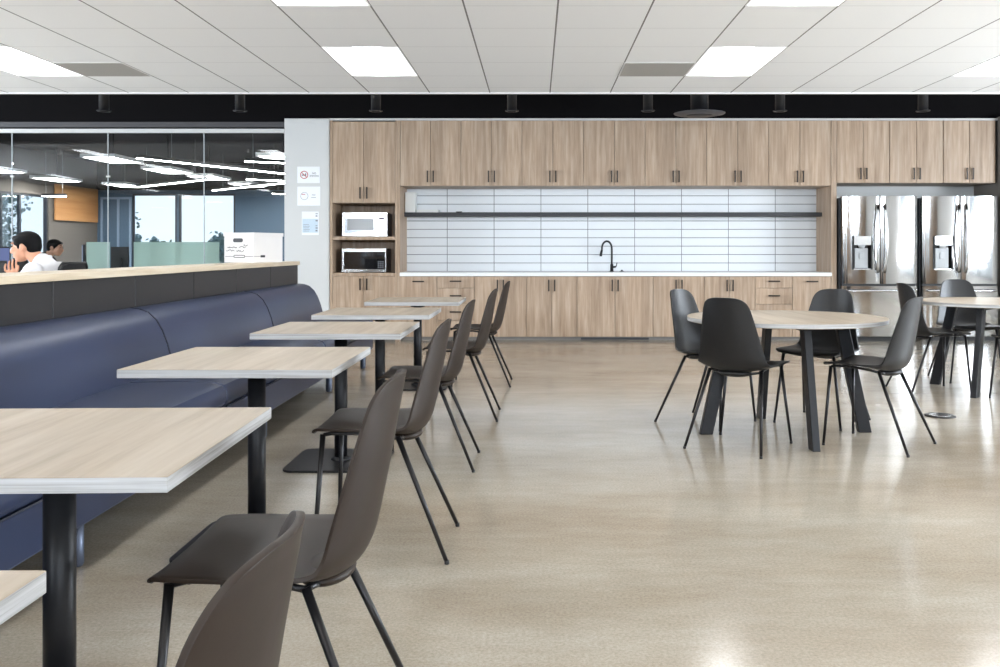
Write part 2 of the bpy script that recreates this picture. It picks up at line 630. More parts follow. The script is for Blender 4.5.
def tag(o, label=None, cat=None, group=None, kind=None):
    if label:
        o['label'] = label
    if cat:
        o['category'] = cat
    if group:
        o['group'] = group
    if kind:
        o['kind'] = kind
    return o


def thing(name, label, cat, loc=(0, 0, 0), rz=0.0, group=None):
    o = bpy.data.objects.new(name, None)
    o.empty_display_size = 0.1
    C.objects.link(o)
    o.location = loc
    o.rotation_euler = (0, 0, rz)
    return tag(o, label, cat, group)


def struct(o):
    o['kind'] = 'structure'
    return o


def kids(o):
    return [c for c in list(bpy.data.objects) if c.parent == o]


def copy_tree(o, parent=None, props=True):
    c = o.copy()
    C.objects.link(c)
    c.parent = parent
    for ch in kids(o):
        copy_tree(ch, c)
    return c


# ------------------------------------------------------------------ the setting
XL, XR, YB, YK, YO = -12.0, 8.9, -5.6, 11.56, 25.3   # left, right, rear, kitchen front plane, office far wall
ZC, ZH = 2.725, 3.5                                   # tile ceiling, black ceiling
b = MB()
b.box(XL, XR, YB, 12.4, -0.1, 0)
struct(b.build('floor', M['floor']))
b = MB()
b.box(XL, -2.6, 12.4, YO, -0.1, 0.0)
struct(b.build('floor_office', M['carpet']))

# tile ceiling built cell by cell, leaving holes for the troffers
cellx = [0.142 + 0.61 * k for k in range(-20, 15)]
celly = [8.47 - 0.61 * j for j in range(-1, 23)]
TX = [-10.838, -7.788, -4.738, -1.688, 1.362, 3.802, 6.852]
TY = [7.25, 4.81, 2.37, -0.07, -2.51, -4.95]
RETURN = [(-4.128, 7.86), (0.752, 7.86)]


def is_hole(x, y):
    for tx in TX:
        for ty in TY:
            if abs(x - tx) < 0.05 and (abs(y - ty) < 0.05 or abs(y - ty - 0.61) < 0.05):
                return True
    return False


b = MB()
for x in cellx:
    for y in celly:
        y1 = min(y + 0.61, 9.37)
        if y >= 9.36 or is_hole(x, y):
            continue
        b.box(x, x + 0.61, y, y1, ZC, ZC + 0.02)
ceil = b.build('ceiling', M['ceiling'])
struct(ceil)
b = MB()
b.box(XL, XR, YB, 9.30, ZC + 0.14, ZC + 0.18)
struct(b.build('ceiling_deck', M['tbar']))
b = MB()
b.box(XL, XR, 9.37, 9.40, ZC - 0.012, ZC + 0.03)
struct(b.build('trim_1', M['tbar']))
b = MB()
b.box(XL, XR, 9.38, 9.50, ZC + 0.02, ZH)
struct(b.build('wall_ceiling_step', M['black']))
b = MB()
b.box(XL, XR, 9.38, 11.75, ZH, ZH + 0.08)
struct(b.build('ceiling_black', M['black']))
b = MB()
b.box(XL, -2.45, 11.75, YO + 0.2, ZH, ZH + 0.08)
struct(b.build('ceiling_office', mat('charcoal_deck', srgb(64, 60, 59), 0.8, noise=0.25, nscale=1.5)))
for rx, ry in RETURN:
    lab = 'flat grey return air tile in the ceiling beside the troffer above the ledge' if rx < 0 else 'flat grey return air tile in the ceiling beside the troffer above the round tables'
    t = thing('return_air_grille', lab, 'air vent', (rx, ry, ZC), 0, None)
    MB().box(0.012, 0.598, 0.012, 0.598, -0.006, 0.0).build('grille', M['return'], t)
    MB().box(0, 0.61, 0, 0.012, -0.004, 0).box(0, 0.61, 0.598, 0.61, -0.004, 0).box(0, 0.012, 0.012, 0.598, -0.004, 0).box(0.598, 0.61, 0.012, 0.598, -0.004, 0).build('frame', M['tbar'], t)


# ceiling troffers
def make_troffer():
    t = thing('ceiling_troffer', 'x', 'ceiling light', (0, 0, ZC), 0, 'recessed ceiling troffers')
    W, D = 0.61, 1.22
    # white housing: open box with sloped sides
    b = MB()
    b.box(0, 0.01, 0, D, -0.002, 0.09)
    b.box(W - 0.01, W, 0, D, -0.002, 0.09)
    b.box(0.01, W - 0.01, 0, 0.01, -0.002, 0.09)
    b.box(0.01, W - 0.01, D - 0.01, D, -0.002, 0.09)
    b.box(0.01, W - 0.01, 0.01, D - 0.01, 0.075, 0.09)
    b.build('housing', M['reflector'], t)
    # curved side reflectors
    b = MB()
    for s in (0, 1):
        prof = [(0.02, 0.012), (0.06, 0.035), (0.12, 0.055), (0.19, 0.066), (0.19, 0.074), (0.02, 0.074)]
        if s:
            prof = [(W - x, z) for x, z in prof][::-1]
        b.prism(prof, 'Y', 0.012, D - 0.012, smooth=False)
    b.build('reflector', M['reflector'], t)
    prof = []
    for i in range(13):
        a = PI * i / 12
        prof.append((W / 2 + 0.115 * math.cos(a), 0.062 - 0.045 * math.sin(a)))
    MB().prism(prof, 'Y', 0.05, D - 0.05, smooth=True).build('lens', M['lens'], t)
    return t


tro = None
for iy, ty in enumerate(TY):
    for ix, tx in enumerate(TX):
        # only the ones that hang in or near the seen part of the ceiling, and the lit rest of the room
        if tro is None:
            tro = make_troffer()
            t = tro
        else:
            t = copy_tree(tro)
        t.location = (tx, ty, ZC)
        names = {(-4.738, 7.25): 'lit recessed troffer above the ledge, at the photo\'s left border',
                 (-1.688, 7.25): 'lit recessed troffer above the row of square tables, closest to the tall microwave cabinet',
                 (1.362, 7.25): 'lit recessed troffer above the round tables, beside a grey tile',
                 (3.802, 7.25): 'lit recessed troffer cut by the photo\'s right border',
                 (-1.688, 4.81): 'lit troffer cut by the top border, above the square tables',
                 (1.362, 4.81): 'lit troffer cut by the top border, above the round tables'}
        lab = names.get((tx, ty))
        t['label'] = lab or 'lit recessed ceiling troffer in the part of the room outside the photo'
        if not lab:
            t['group'] = 'recessed ceiling troffers outside the photo'

# walls of the near room
def wall_with_windows(name, axis, pos, a0, a1, z1, wins, m, thick=0.15, zwin=(0.6, 2.45)):
    """axis 'X': wall lies in the plane x=pos and runs along y; wins: list of (start, end)"""
    b = MB()
    def bx(u0, u1, za, zb):
        if u1 - u0 < 1e-4:
            return
        if axis == 'X':
            b.box(pos, pos + thick, u0, u1, za, zb)
        else:
            b.box(u0, u1, pos, pos + thick, za, zb)
    cur = a0
    for (s, e) in wins:
        bx(cur, s, 0, z1)
        bx(s, e, 0, zwin[0])
        bx(s, e, zwin[1], z1)
        cur = e
    bx(cur, a1, 0, z1)
    return struct(b.build(name, m))


NW = [0]


def window(axis, pos, s, e, z0, z1, mulls=(), m=None, thick=0.06):
    NW[0] += 1
    b = MB()
    f = 0.05
    def bx(u0, u1, za, zb, d=thick):
        if axis == 'X':
            b.box(pos, pos + d, u0, u1, za, zb)
        else:
            b.box(u0, u1, pos, pos + d, za, zb)
    bx(s, s + f, z0, z1)
    bx(e - f, e, z0, z1)
    bx(s + f, e - f, z0, z0 + f)
    bx(s + f, e - f, z1 - f, z1)
    for q in mulls:
        bx(q - 0.035, q + 0.035, z0 + f, z1 - f)
    w_ = struct(b.build('window_%d' % NW[0], m or M['mull']))
    b = MB()
    if axis == 'X':
        b.box(pos + 0.02, pos + 0.03, s + f, e - f, z0 + f, z1 - f)
    else:
        b.box(s + f, e - f, pos + 0.02, pos + 0.03, z0 + f, z1 - f)
    b.build('window_pane', M['winglass'], w_)
    return w_


rear = [(-5.5, -3.7), (-1.9, -0.1), (1.7, 3.5), (5.3, 7.1)]
wall_with_windows('wall_rear', 'Y', YB - 0.15, XL, XR, 3.0, rear, M['wall_tan'], zwin=(0.6, 2.7))
for s, e in rear:
    window('Y', YB - 0.12, s, e, 0.6, 2.7, ((s + e) / 2,))
lw = [(3.4, 9.0), (18.6, 22.8)]
wall_with_windows('wall_left', 'X', XL - 0.15, YB, YO, ZH + 0.08, lw, M['wall_grey'])
for s, e in lw[:1]:
    window('X', XL - 0.1, s, e, 0.6, 2.45, ((s + e) / 2,))
window('X', XL - 0.1, 18.6, 22.8, 0.6, 2.45, (19.6, 20.84, 21.6))
rw = [(3.4, 7.8)]
wall_with_windows('wall_right', 'X', XR, YB, 12.4, ZH + 0.08, rw, M['wall'])
for s, e in rw:
    window('X', XR + 0.05, s, e, 0.6, 2.45, ((s + e) / 2,))
# kitchen back wall and its side stubs
b = MB()
b.box(-2.6, XR, 12.2, 12.4, 0, ZH)
struct(b.build('wall_kitchen', M['wall']))
b = MB()
b.box(-3.15, -2.585, YK + 0.02, 12.4, 0, 2.775)
struct(b.build('wall_pier', M['wall'], bevel=0.004))
b = MB()
b.box(5.775, XR, YK - 0.1, 12.2, 0, 2.79)
struct(b.build('wall_beside_fridges', M['wall_grey']))
b = MB()
b.box(-3.15, XR, 11.62, 11.75, 2.775, ZH)
struct(b.build('wall_soffit', M['black']))
b = MB()
b.box(-2.585, 5.775, YK + 0.01, 11.75, 2.748, 2.775)
struct(b.build('trim_2', M['rail']))
b = MB()
b.box(XL, -3.15, 11.63, 11.75, 2.645, ZH)
struct(b.build('wall_glass_header', M['black']))
b = MB()
b.box(XL, -3.15, 11.59, 11.63, 2.665, 2.735)
struct(b.build('trim_3', M['grey_band'], bevel=0.004))

# glass partition
gp = thing('glass_partition', 'long full-height frameless glass partition beyond the ledge, white head rail', 'glass partition')
MB().box(XL, -3.15, 11.57, 11.65, 2.595, 2.645).build('head_rail', M['rail'], gp, bevel=0.004)
MB().box(XL, -3.15, 11.58, 11.64, 0.0, 0.06).build('floor_rail', M['rail'], gp, bevel=0.004)
edges = [-3.15] + [(x - 536) * 11.6 / 925 for x in (204, 108, 12, -84, -180, -276, -372)] + [XL]
for i in range(len(edges) - 1):
    x1, x0 = edges[i], edges[i + 1]
    MB().box(x0 + 0.006, x1 - 0.006, 11.60, 11.612, 0.06, 2.595).build('glass_pane', M['partglass'], gp)
for x in edges[1:-1]:
    MB().box(x - 0.005, x + 0.005, 11.598, 11.614, 0.06, 2.595).build('glass_joint', M['glassedge'], gp)
for i, x in enumerate(edges[1:4]):
    MB().box(x - 0.022, x + 0.022, 11.592, 11.62, 2.04, 2.06).build('glass_clamp', M['rail'], gp)

# ------------------------------------------------------------------ office beyond the glass
b = MB()
wins = [(-11.05, -9.83), (-9.77, -8.23)]
b.box(XL, -11.05, YO, YO + 0.2, 0, 2.75)
b.box(-11.05, -9.83, YO, YO + 0.2, 0, 0.6)
b.box(-11.05, -9.83, YO, YO + 0.2, 2.65, 2.75)
b.box(-9.83, -9.77, YO, YO + 0.2, 0, 2.75)
b.box(-9.77, -8.23, YO, YO + 0.2, 0, 0.6)
b.box(-9.77, -8.23, YO, YO + 0.2, 2.65, 2.75)
b.box(-8.23, -2.5, YO, YO + 0.2, 0, 2.75)
struct(b.build('wall_office_far', M['wall_blue']))
b = MB()
b.box(XL, -2.5, YO - 0.04, YO + 0.2, 2.75, ZH)
struct(b.build('wall_office_bulkhead', M['black']))
b = MB()
b.box(-2.6, -2.45, 12.4, YO, 0, ZH)
struct(b.build('wall_office_right', M['wall_blue']))
window('Y', YO + 0.02, -11.05, -9.83, 0.6, 2.65, ())
window('Y', YO + 0.02, -9.77, -8.23, 0.6, 2.65, ())
b = MB()
for x in (-11.9, -11.45, -11.12):
    b.box(x, x + 0.06, YO - 0.03, YO, 0, 2.5)
b.box(-11.9, -11.06, YO - 0.03, YO, 2.5, 2.56)
struct(b.build('trim_4', mat('steel_blue_frame', srgb(130, 150, 172), 0.4, noise=0.03, nscale=10)))
tag(MB().box(-11.97, -11.93, 22.98, 25.2, 1.86, 2.76).build('wooden_board', M['orange'], None, bevel=0.004),
    'honey-coloured wood panel hung on the grey wall inside the glazed office', 'board')

# office troffers hung below the black ceiling
olab = ['flat lit ceiling panel behind the second glass joint from the pier',
        'lit ceiling panel seen under the long sloping light strip in the office',
        'thin lit ceiling panel left of the crossing light strips in the office',
        'lit ceiling panel crossed by the first glass joint beside the pier',
        'lit ceiling panel lowest in view behind the lower light strips',
        'lit ceiling panel beside the white pier, upper edge of the glass',
        'lit ceiling panel over the grey wall, left of the wood panel',
        'lit ceiling panel above the hung wood panel']
oloc = [(-7.99, 16.2), (-7.95, 18.6), (-10.8, 23.0), (-7.73, 20.4), (-7.6, 22.8), (-4.85, 16.0), (-11.4, 18.4), (-11.5, 21.0)]
ot = None
for lab, (x, y) in zip(olab, oloc):
    if ot is None:
        ot = thing('office_ceiling_panel', lab, 'ceiling light', (x, y, 2.75), 0, 'flat ceiling lights in the office')
        MB().box(0, 0.61, 0, 0.03, 0, 0.06).box(0, 0.61, 1.19, 1.22, 0, 0.06).box(0, 0.03, 0.03, 1.19, 0, 0.06).box(0.58, 0.61, 0.03, 1.19, 0, 0.06).box(0.03, 0.58, 0.03, 1.19, 0.03, 0.06).build('frame', M['reflector'], ot)
        MB().box(0.03, 0.58, 0.03, 1.19, 0.006, 0.02).build('lens', M['olens'], ot)
        MB().tube([(0.305, 0.61, 0.06), (0.305, 0.61, ZH - 2.75)], 0.01, 6).build('hanger', M['black_sm'], ot)
    else:
        c = copy_tree(ot)
        c.location = (x, y, 2.75)
        c['label'] = lab


def strip(p0, p1, lab, z=2.60):
    p0, p1 = Vector((p0[0], p0[1], z)), Vector((p1[0], p1[1], z))
    d = p1 - p0
    t = thing('linear_light', lab, 'ceiling light', (p0.x, p0.y, z), math.atan2(d.y, d.x), 'slanting linear lights in the office')
    L_ = d.length
    MB().box(0, L_, -0.035, 0.035, 0.012, 0.07).build('housing', M['black_sm'], t)
    MB().box(0.005, L_ - 0.005, -0.03, 0.03, 0.0, 0.012).build('lens', M['linear'], t)
    for q in (0.15, 0.85):
        MB().tube([(L_ * q, 0, 0.07), (L_ * q, 0, ZH - z)], 0.004, 6).build('cable', M['display'], t)


strip((-6.44, 14.95), (-4.4, 19.1), 'longest white light strip, sloping from the thin hanging cable to the pier')
strip((-9.47, 21.96), (-6.98, 19.6), 'white light strip rising from above the far windows towards the glass joint')
strip((-8.1, 23.2), (-5.55, 20.56), 'white light strip over the second far window, rising to the pier')
strip((-4.88, 15.5), (-4.1, 15.9), 'short white light strip high up beside the pier', 2.60)
strip((-6.19, 19.77), (-5.35, 20.28), 'short level light strip just above the crossing one beside the pier', 2.62)
strip((-6.9, 24.2), (-6.0, 24.6), 'tiny stub of light strip over the blue wall beside the pier', 2.58)
strip((-11.85, 22.2), (-11.3, 22.25), 'short light strip at the top corner of the side windows', 2.40)


# ------------------------------------------------------------------ things outdoors
b = MB()
b.box(-90, 60, -40, 120, -4.2, -4.0)
struct(b.build('ground_outside', M['ground']))


def tree(x, y, zbase, h, r, lab, n=900):
    t = thing('tree', lab, 'tree', (x, y, zbase), 0, 'trees outside the windows')
    b = MB()
    b.tube([(0, 0, 0), (0.1, 0, h * 0.35), (0.0, 0.1, h * 0.6), (0.1, 0, h * 0.9)], 0.2, 8, radii=[0.22, 0.16, 0.11, 0.03])
    tips = []
    for i in range(14):
        a = random.uniform(0, 2 * PI)
        z0 = h * random.uniform(0.3, 0.8)
        rr = r * random.uniform(0.5, 0.95) * (1.2 - z0 / h)
        tip = Vector((rr * math.cos(a), rr * math.sin(a), z0 + h * random.uniform(0.08, 0.22)))
        b.tube([(0, 0, z0), tip], 0.05, 5, radii=[0.06, 0.015])
        tips.append(tip)
    tips.append(Vector((0, 0, h * 0.93)))
    b.build('trunk', M['bark'], t)
    b = MB()
    for i in range(n):
        tip = random.choice(tips)
        c = tip + Vector((random.gauss(0, 1), random.gauss(0, 1), random.gauss(0, 1))) * r * 0.17
        s = random.uniform(0.06, 0.15)
        u = Vector((random.uniform(-1, 1), random.uniform(-1, 1), random.uniform(-1, 1))).normalized()
        v = u.orthogonal().normalized()
        vs = [b.bm.verts.new(c + u * s * a_ + v * s * 0.6 * b_) for a_, b_ in ((-1, 0), (0, -1), (1, 0), (0, 1))]
        b.bm.faces.new(vs)
    o = b.build('foliage', M['leafy'], t)
    return t


tree(-19.4, 44, -4, 7.0, 1.1, 'tall leafy tree in the corner of the left far window', 1600)
tree(-16.2, 47, -4, 5.7, 1.0, 'small tree left of the thick mullion of the far windows', 1200)
for i in range(6):
    tree(-21.5 + i * 2.6, 52 + 3.2 * (i % 2), -4, random.uniform(5.3, 6.0), 1.15, 'low tree in the line of treetops along the far window sills', 1500)['group'] = 'low trees along the far window sills'
tree(-22.5, 38.0, -4, 8.6, 2.4, 'broad pale tree outside the side window by the seated man', 1500)
tree(-28.5, 44.0, -4, 8.0, 2.2, 'pale tree showing in the narrow pane at the photo\'s left border', 1400)


# ------------------------------------------------------------------ kitchen
def add_handle(parent, x, z, yf, vertical=True, L_=0.145):
    b = MB()
    if vertical:
        b.box(x - 0.008, x + 0.008, yf - 0.032, yf - 0.022, z - L_ / 2, z + L_ / 2)
        for s in (-1, 1):
            b.box(x - 0.005, x + 0.005, yf - 0.023, yf, z + s * (L_ / 2 - 0.012) - 0.005, z + s * (L_ / 2 - 0.012) + 0.005)
    else:
        b.box(x - L_ / 2, x + L_ / 2, yf - 0.032, yf - 0.022, z - 0.008, z + 0.008)
        for s in (-1, 1):
            b.box(x + s * (L_ / 2 - 0.012) - 0.005, x + s * (L_ / 2 - 0.012) + 0.005, yf - 0.023, yf, z - 0.005, z + 0.005)
    return b.build('handle', M['handle'], parent)


def cabinet(name, lab, x0, x1, z0, z1, yf, yb, fronts, group, toe=False, open_=None):
    """fronts: list of (kind, x0, x1, z0, z1, hx, hz, vertical); front plane yf, 2 cm thick fronts"""
    t = thing(name, lab, 'cabinet', ((x0 + x1) / 2, yf, z0), 0, group)
    ox, oz = (x0 + x1) / 2, z0
    b = MB()
    if open_ is None:
        b.box(x0 - ox, x1 - ox, 0.021, yb - yf, 0, z1 - z0)
    else:
        th = 0.02
        b.box(x0 - ox, x0 - ox + th * 1.5, 0.0, yb - yf, 0, z1 - z0)
        b.box(x1 - ox - th * 1.5, x1 - ox, 0.0, yb - yf, 0, z1 - z0)
        b.box(x0 - ox + th * 1.5, x1 - ox - th * 1.5, yb - yf - 0.05, yb - yf, 0, z1 - z0)
        for (a, c) in open_:
            b.box(x0 - ox + th * 1.5, x1 - ox - th * 1.5, 0.021, yb - yf - 0.05, a - oz, c - oz)
    b.build('carcass', M['cab_in'] if open_ is None else M['cab'], t)
    for (k, a0, a1, c0, c1, hx, hz, vert) in fronts:
        g = 0.003
        m = MB().box(a0 + g - ox, a1 - g - ox, 0, 0.02, c0 + g - oz, c1 - g - oz, bev=0.0012)
        d = m.build(k, M['cab'], t)
        if hx is not None:
            add_handle(d, hx - ox, hz - oz, 0.0, vert)
    return t


# tall cabinet with the microwaves: front plane x -2.575..-1.70
f = []
tx0, tx1 = -2.575, -1.73
tm = (tx0 + tx1) / 2 - 0.0
ti0, ti1 = tx0 + 0.03, tx1 - 0.03
f.append(('door', ti0, tm, 1.715, 2.735, tm - 0.042, 1.84, True))
f.append(('door', tm, ti1, 1.715, 2.735, tm + 0.042, 1.84, True))
f.append(('door', ti0, tm, 0.045, 0.80, tm - 0.042, 0.70, True))
f.append(('door', tm, ti1, 0.045, 0.80, tm + 0.042, 0.70, True))
cabinet('tall_cabinet', 'tall wood-look cabinet with two open microwave niches beside the white pier', tx0, tx1, 0.0, 2.747, YK, 12.19, f,
        None, open_=[(0.05, 0.795), (0.80, 0.84), (1.255, 1.295), (1.715, 2.735)])
b = MB()
b.box(-1.728, -1.70, YK, 12.19, 0, 2.747)
struct(b.build('trim_5', M['cab']))
b = MB()
b.box(3.69, 3.757, YK, 12.19, 0, 2.747)
struct(b.build('trim_6', M['cab']))

# wall cabinets
UX = [399, 461, 522, 583.6, 645, 706.7, 768.7, 829.5]
ulab = ['upper cabinet pair of doors directly beside the tall microwave cabinet',
        'second pair of upper doors from the tall microwave cabinet',
        'third pair of upper doors from the tall microwave cabinet',
        'pair of upper doors above the black faucet, middle of the run',
        'upper pair of doors under the round diffuser, next after the one over the faucet',
        'second last pair of upper doors before the fridge alcove panel',
        'last pair of upper doors against the full-height panel beside the fridges']
for i in range(7):
    a0, a1 = (UX[i] - 536) / 80.0, (UX[i + 1] - 536) / 80.0
    if i == 0:
        a0 = -1.698
    if i == 6:
        a1 = 3.688
    mid = (a0 + a1) / 2
    z0, z1 = 1.93, 2.747
    fr = [('door', a0, mid, z0, z1, mid - 0.037, z0 + 0.115, True), ('door', mid, a1, z0, z1, mid + 0.037, z0 + 0.115, True)]
    cabinet('wall_cabinet', 'wood-look ' + ulab[i], a0, a1, z0, z1, YK, 12.19, fr, 'upper cabinets over the tiled backsplash')
FX = [3.757, 4.42, 5.09, 5.745]
flab = ['pair of doors over the fridge nearer the counter', 'pair of doors over the gap between both fridges', 'pair of doors over the fridge beside the grey wall']
for i in range(3):
    a0, a1 = FX[i] + 0.002, FX[i + 1] - 0.002
    mid = (a0 + a1) / 2
    z0, z1 = 1.965, 2.747
    fr = [('door', a0, mid, z0, z1, mid - 0.037, z0 + 0.115, True), ('door', mid, a1, z0, z1, mid + 0.037, z0 + 0.115, True)]
    cabinet('wall_cabinet', 'wood-look upper cabinet, ' + flab[i], a0, a1, z0, z1, YK, 12.19, fr, 'upper cabinets over the fridges')

# base cabinets
def px(x):
    return (x - 536) / 80.0


BZ0, BZ1 = 0.04, 0.798
g = 'base cabinets under the white counter'


def base(x0, x1, lab, fr):
    cabinet('base_cabinet', lab, x0, x1, BZ0, BZ1, YK, 12.19, fr, g)


def base2(p0, p1, lab):
    a0, a1 = px(p0), px(p1)
    mid = (a0 + a1) / 2
    base(a0, a1, lab, [('door', a0, mid, BZ0, BZ1, mid - 0.037, 0.685, True), ('door', mid, a1, BZ0, BZ1, mid + 0.037, 0.685, True)])


def drawers(p0, p1, lab):
    a0, a1 = px(p0), px(p1)
    zs = [BZ1, 0.652, 0.45, 0.245, BZ0]
    base(a0, a1, lab, [('drawer', a0, a1, zs[i + 1], zs[i], (a0 + a1) / 2, zs[i] - (0.06 if i == 0 else 0.095), False) for i in range(4)])


def pullout(p0, p1, lab):
    a0, a1 = px(p0), px(p1)
    base(a0, a1, lab, [('door', a0, a1, BZ0, BZ1, (a0 + a1) / 2, 0.735, False)])


pullout(400, 437, 'single-front base cabinet with level pull beside the tall microwave cabinet')
drawers(437, 474.5, 'four-drawer base cabinet behind the square tables')
base2(474.5, 526.4, 'two-door base cabinet between the square tables\' drawer stack and the sink side')
base2(526.4, 577, 'two-door base cabinet just left of the sink cabinet')
base2(577, 653, 'wider two-door sink base cabinet below the black faucet')
base2(653, 704.4, 'two-door base cabinet right after the sink base')
base2(704.4, 755, 'two-door base cabinet behind the front chair of the round table')
drawers(755, 792.4, 'four-drawer base cabinet behind the near round table')
pullout(792.4, 831, 'single-front base cabinet with level pull beside the fridge panel')
b = MB()
b.box(tx0, 3.69, YK + 0.03, YK + 0.06, 0, 0.04)
struct(b.build('baseboard_kitchen', M['toe']))
b = MB()
b.box(px(577) + 0.05, px(653) - 0.05, YK + 0.022, YK + 0.03, 0.004, 0.03)
struct(b.build('trim_7', M['shelf']))

# counter, backsplash, shelf
tag(MB().box(-1.70, 3.69, YK - 0.025, 12.18, 0.80, 0.846, bev=0.003).build('countertop', M['counter']),
    'long thin white countertop running over the base cabinets', 'countertop')
b = MB()
b.box(-1.70, 3.69, 12.18, 12.2, 0.846, 1.95)
struct(b.build('wall_backsplash', M['tile']))
tag(MB().box(-1.70, 3.69, 11.93, 12.18, 1.560, 1.612, bev=0.002).build('floating_shelf', M['shelf']),
    'long black floating shelf across the white tiles', 'shelf')
# things on the shelf
t = thing('white_box', 'narrow white upright box at the end of the black shelf', 'box', (-1.62, 12.05, 1.612))
MB().box(-0.07, 0.06, -0.1, 0.1, 0, 0.255, bev=0.006).build('body', M['whiteplastic'], t)
MB().box(-0.071, 0.061, -0.101, 0.101, 0.235, 0.262, bev=0.004).build('lid', M['whiteplastic'], t)
t = thing('white_tray', 'flat white tray lying on the black shelf beside the upright box', 'tray', (-1.40, 12.04, 1.612))
MB().box(-0.14, 0.14, -0.1, 0.1, 0, 0.006).box(-0.14, -0.134, -0.1, 0.1, 0.006, 0.035).box(0.134, 0.14, -0.1, 0.1, 0.006, 0.035).box(-0.134, 0.134, -0.1, -0.094, 0.006, 0.035).box(-0.134, 0.134, 0.094, 0.1, 0.006, 0.035).build('tray_body', M['whiteplastic'], t)
MB().box(0.141, 0.148, -0.03, 0.03, 0.012, 0.026).build('handle', M['display'], t)
t = thing('small_dish', 'tiny dark dish on the black shelf near its microwave end', 'dish', (-1.0, 12.02, 1.612))
MB().lathe([(0.025, 0.0), (0.03, 0.002), (0.045, 0.014), (0.043, 0.015), (0.028, 0.006), (0.003, 0.005)], 20).build('bowl', M['matte_black'], t)
MB().lathe([(0.012, 0.004), (0.014, 0.008), (0.004, 0.012)], 12).build('insert', M['matte_black'], t)

# faucet
t = thing('faucet', 'matte black gooseneck kitchen faucet behind the countertop edge', 'faucet', (0.985, 12.02, 0.846))
MB().lathe([(0.03, 0), (0.03, 0.008), (0.022, 0.014), (0.021, 0.09), (0.016, 0.1)], 20).build('base', M['matte_black'], t)
pts = [(0, 0, 0.09), (0, 0, 0.30)]
for i in range(1, 13):
    a = PI * i / 12 * 1.05
    pts.append((-0.065 + 0.065 * math.cos(a), -0.02 * i / 12, 0.30 + 0.095 * math.sin(a)))
MB().tube(pts, 0.0125, 12).build('spout', M['matte_black'], t)
e = Vector(pts[-1])
MB().tube([e, e + Vector((-0.012, 0, -0.05)), e + Vector((-0.016, 0, -0.085))], 0.015, 12, radii=[0.014, 0.017, 0.018]).build('spray_head', M['matte_black'], t)
MB().tube([(0.0, 0, 0.06), (0.05, 0, 0.062)], 0.013, 12).build('valve', M['matte_black'], t)
MB().tube([(0.05, 0, 0.062), (0.062, 0, 0.085), (0.068, 0, 0.12)], 0.006, 8, radii=[0.009, 0.006, 0.005]).build('lever', M['matte_black'], t)
t = thing('sink_button', 'small black round air switch on the countertop beside the faucet', 'button', (1.115, 12.02, 0.846))
MB().lathe([(0.032, 0), (0.032, 0.005), (0.026, 0.009), (0.01, 0.01)], 24).build('flange', M['matte_black'], t)
MB().lathe([(0.014, 0.009), (0.014, 0.02), (0.008, 0.024)], 16).build('plunger', M['matte_black'], t)


# microwaves
def microwave(lab, x0, x1, z0, z1, y, black):
    t = thing('microwave', lab, 'microwave', ((x0 + x1) / 2, y, z0), 0, 'microwaves in the tall cabinet')
    W, H = x1 - x0, z1 - z0
    MB().box(-W / 2, W / 2, 0.03, 0.40, 0.008, H, bev=0.004).build('body', M['fridge_side'], t)
    b = MB()
    b.box(-W / 2, W / 2, 0, 0.03, 0.008, 0.045)
    b.box(-W / 2, W / 2, 0, 0.03, H - 0.04, H)
    b.box(-W / 2, -W / 2 + 0.025, 0, 0.03, 0.045, H - 0.04)
    b.box(W / 2 - 0.015, W / 2, 0, 0.03, 0.045, H - 0.04)
    b.build('front_frame', M['steel_h'], t)
    xs = W / 2 - 0.125
    d = MB().box(-W / 2 + 0.025, xs - 0.004, 0.004, 0.03, 0.046, H - 0.041).build('door', M['blackglass'] if black else M['reflectglass'], t)
    if not black:
        MB().box(-W / 2 + 0.06, xs - 0.04, 0.0025, 0.004, 0.08, H - 0.075).build('door_window', M['display'], d)  # grey stands in for the pale reflection on the window
    else:
        MB().box(-W / 2 + 0.06, xs - 0.04, 0.0025, 0.004, 0.08, H - 0.075).build('door_window', M['blackglass'], d)
    p = MB().box(xs, W / 2 - 0.015, 0.004, 0.03, 0.046, H - 0.041).build('control_panel', M['blackglass'] if black else M['reflectglass'], t)
    MB().box(xs + 0.015, W / 2 - 0.03, 0.002, 0.004, H - 0.085, H - 0.06).build('clock_display', M['ink'], p)
    b = MB()
    for r in range(4):
        for c in range(3):
            b.box(xs + 0.018 + c * 0.027, xs + 0.036 + c * 0.027, 0.002, 0.004, 0.06 + r * 0.024, 0.074 + r * 0.024)
    b.build('keypad', M['greyink'], p)
    b = MB()
    for sx_ in (-1, 1):
        for sy in (0.05, 0.36):
            b.box(sx_ * (W / 2 - 0.05) - 0.015, sx_ * (W / 2 - 0.05) + 0.015, sy, sy + 0.03, 0, 0.009)
    b.build('feet', M['black_sm'], t)


microwave('silver microwave with pale reflective door in the upper niche', -2.45, -1.885, 1.295, 1.60, 11.70, False)
microwave('stainless microwave with black glass door in the lower niche', -2.455, -1.895, 0.84, 1.145, 11.70, True)


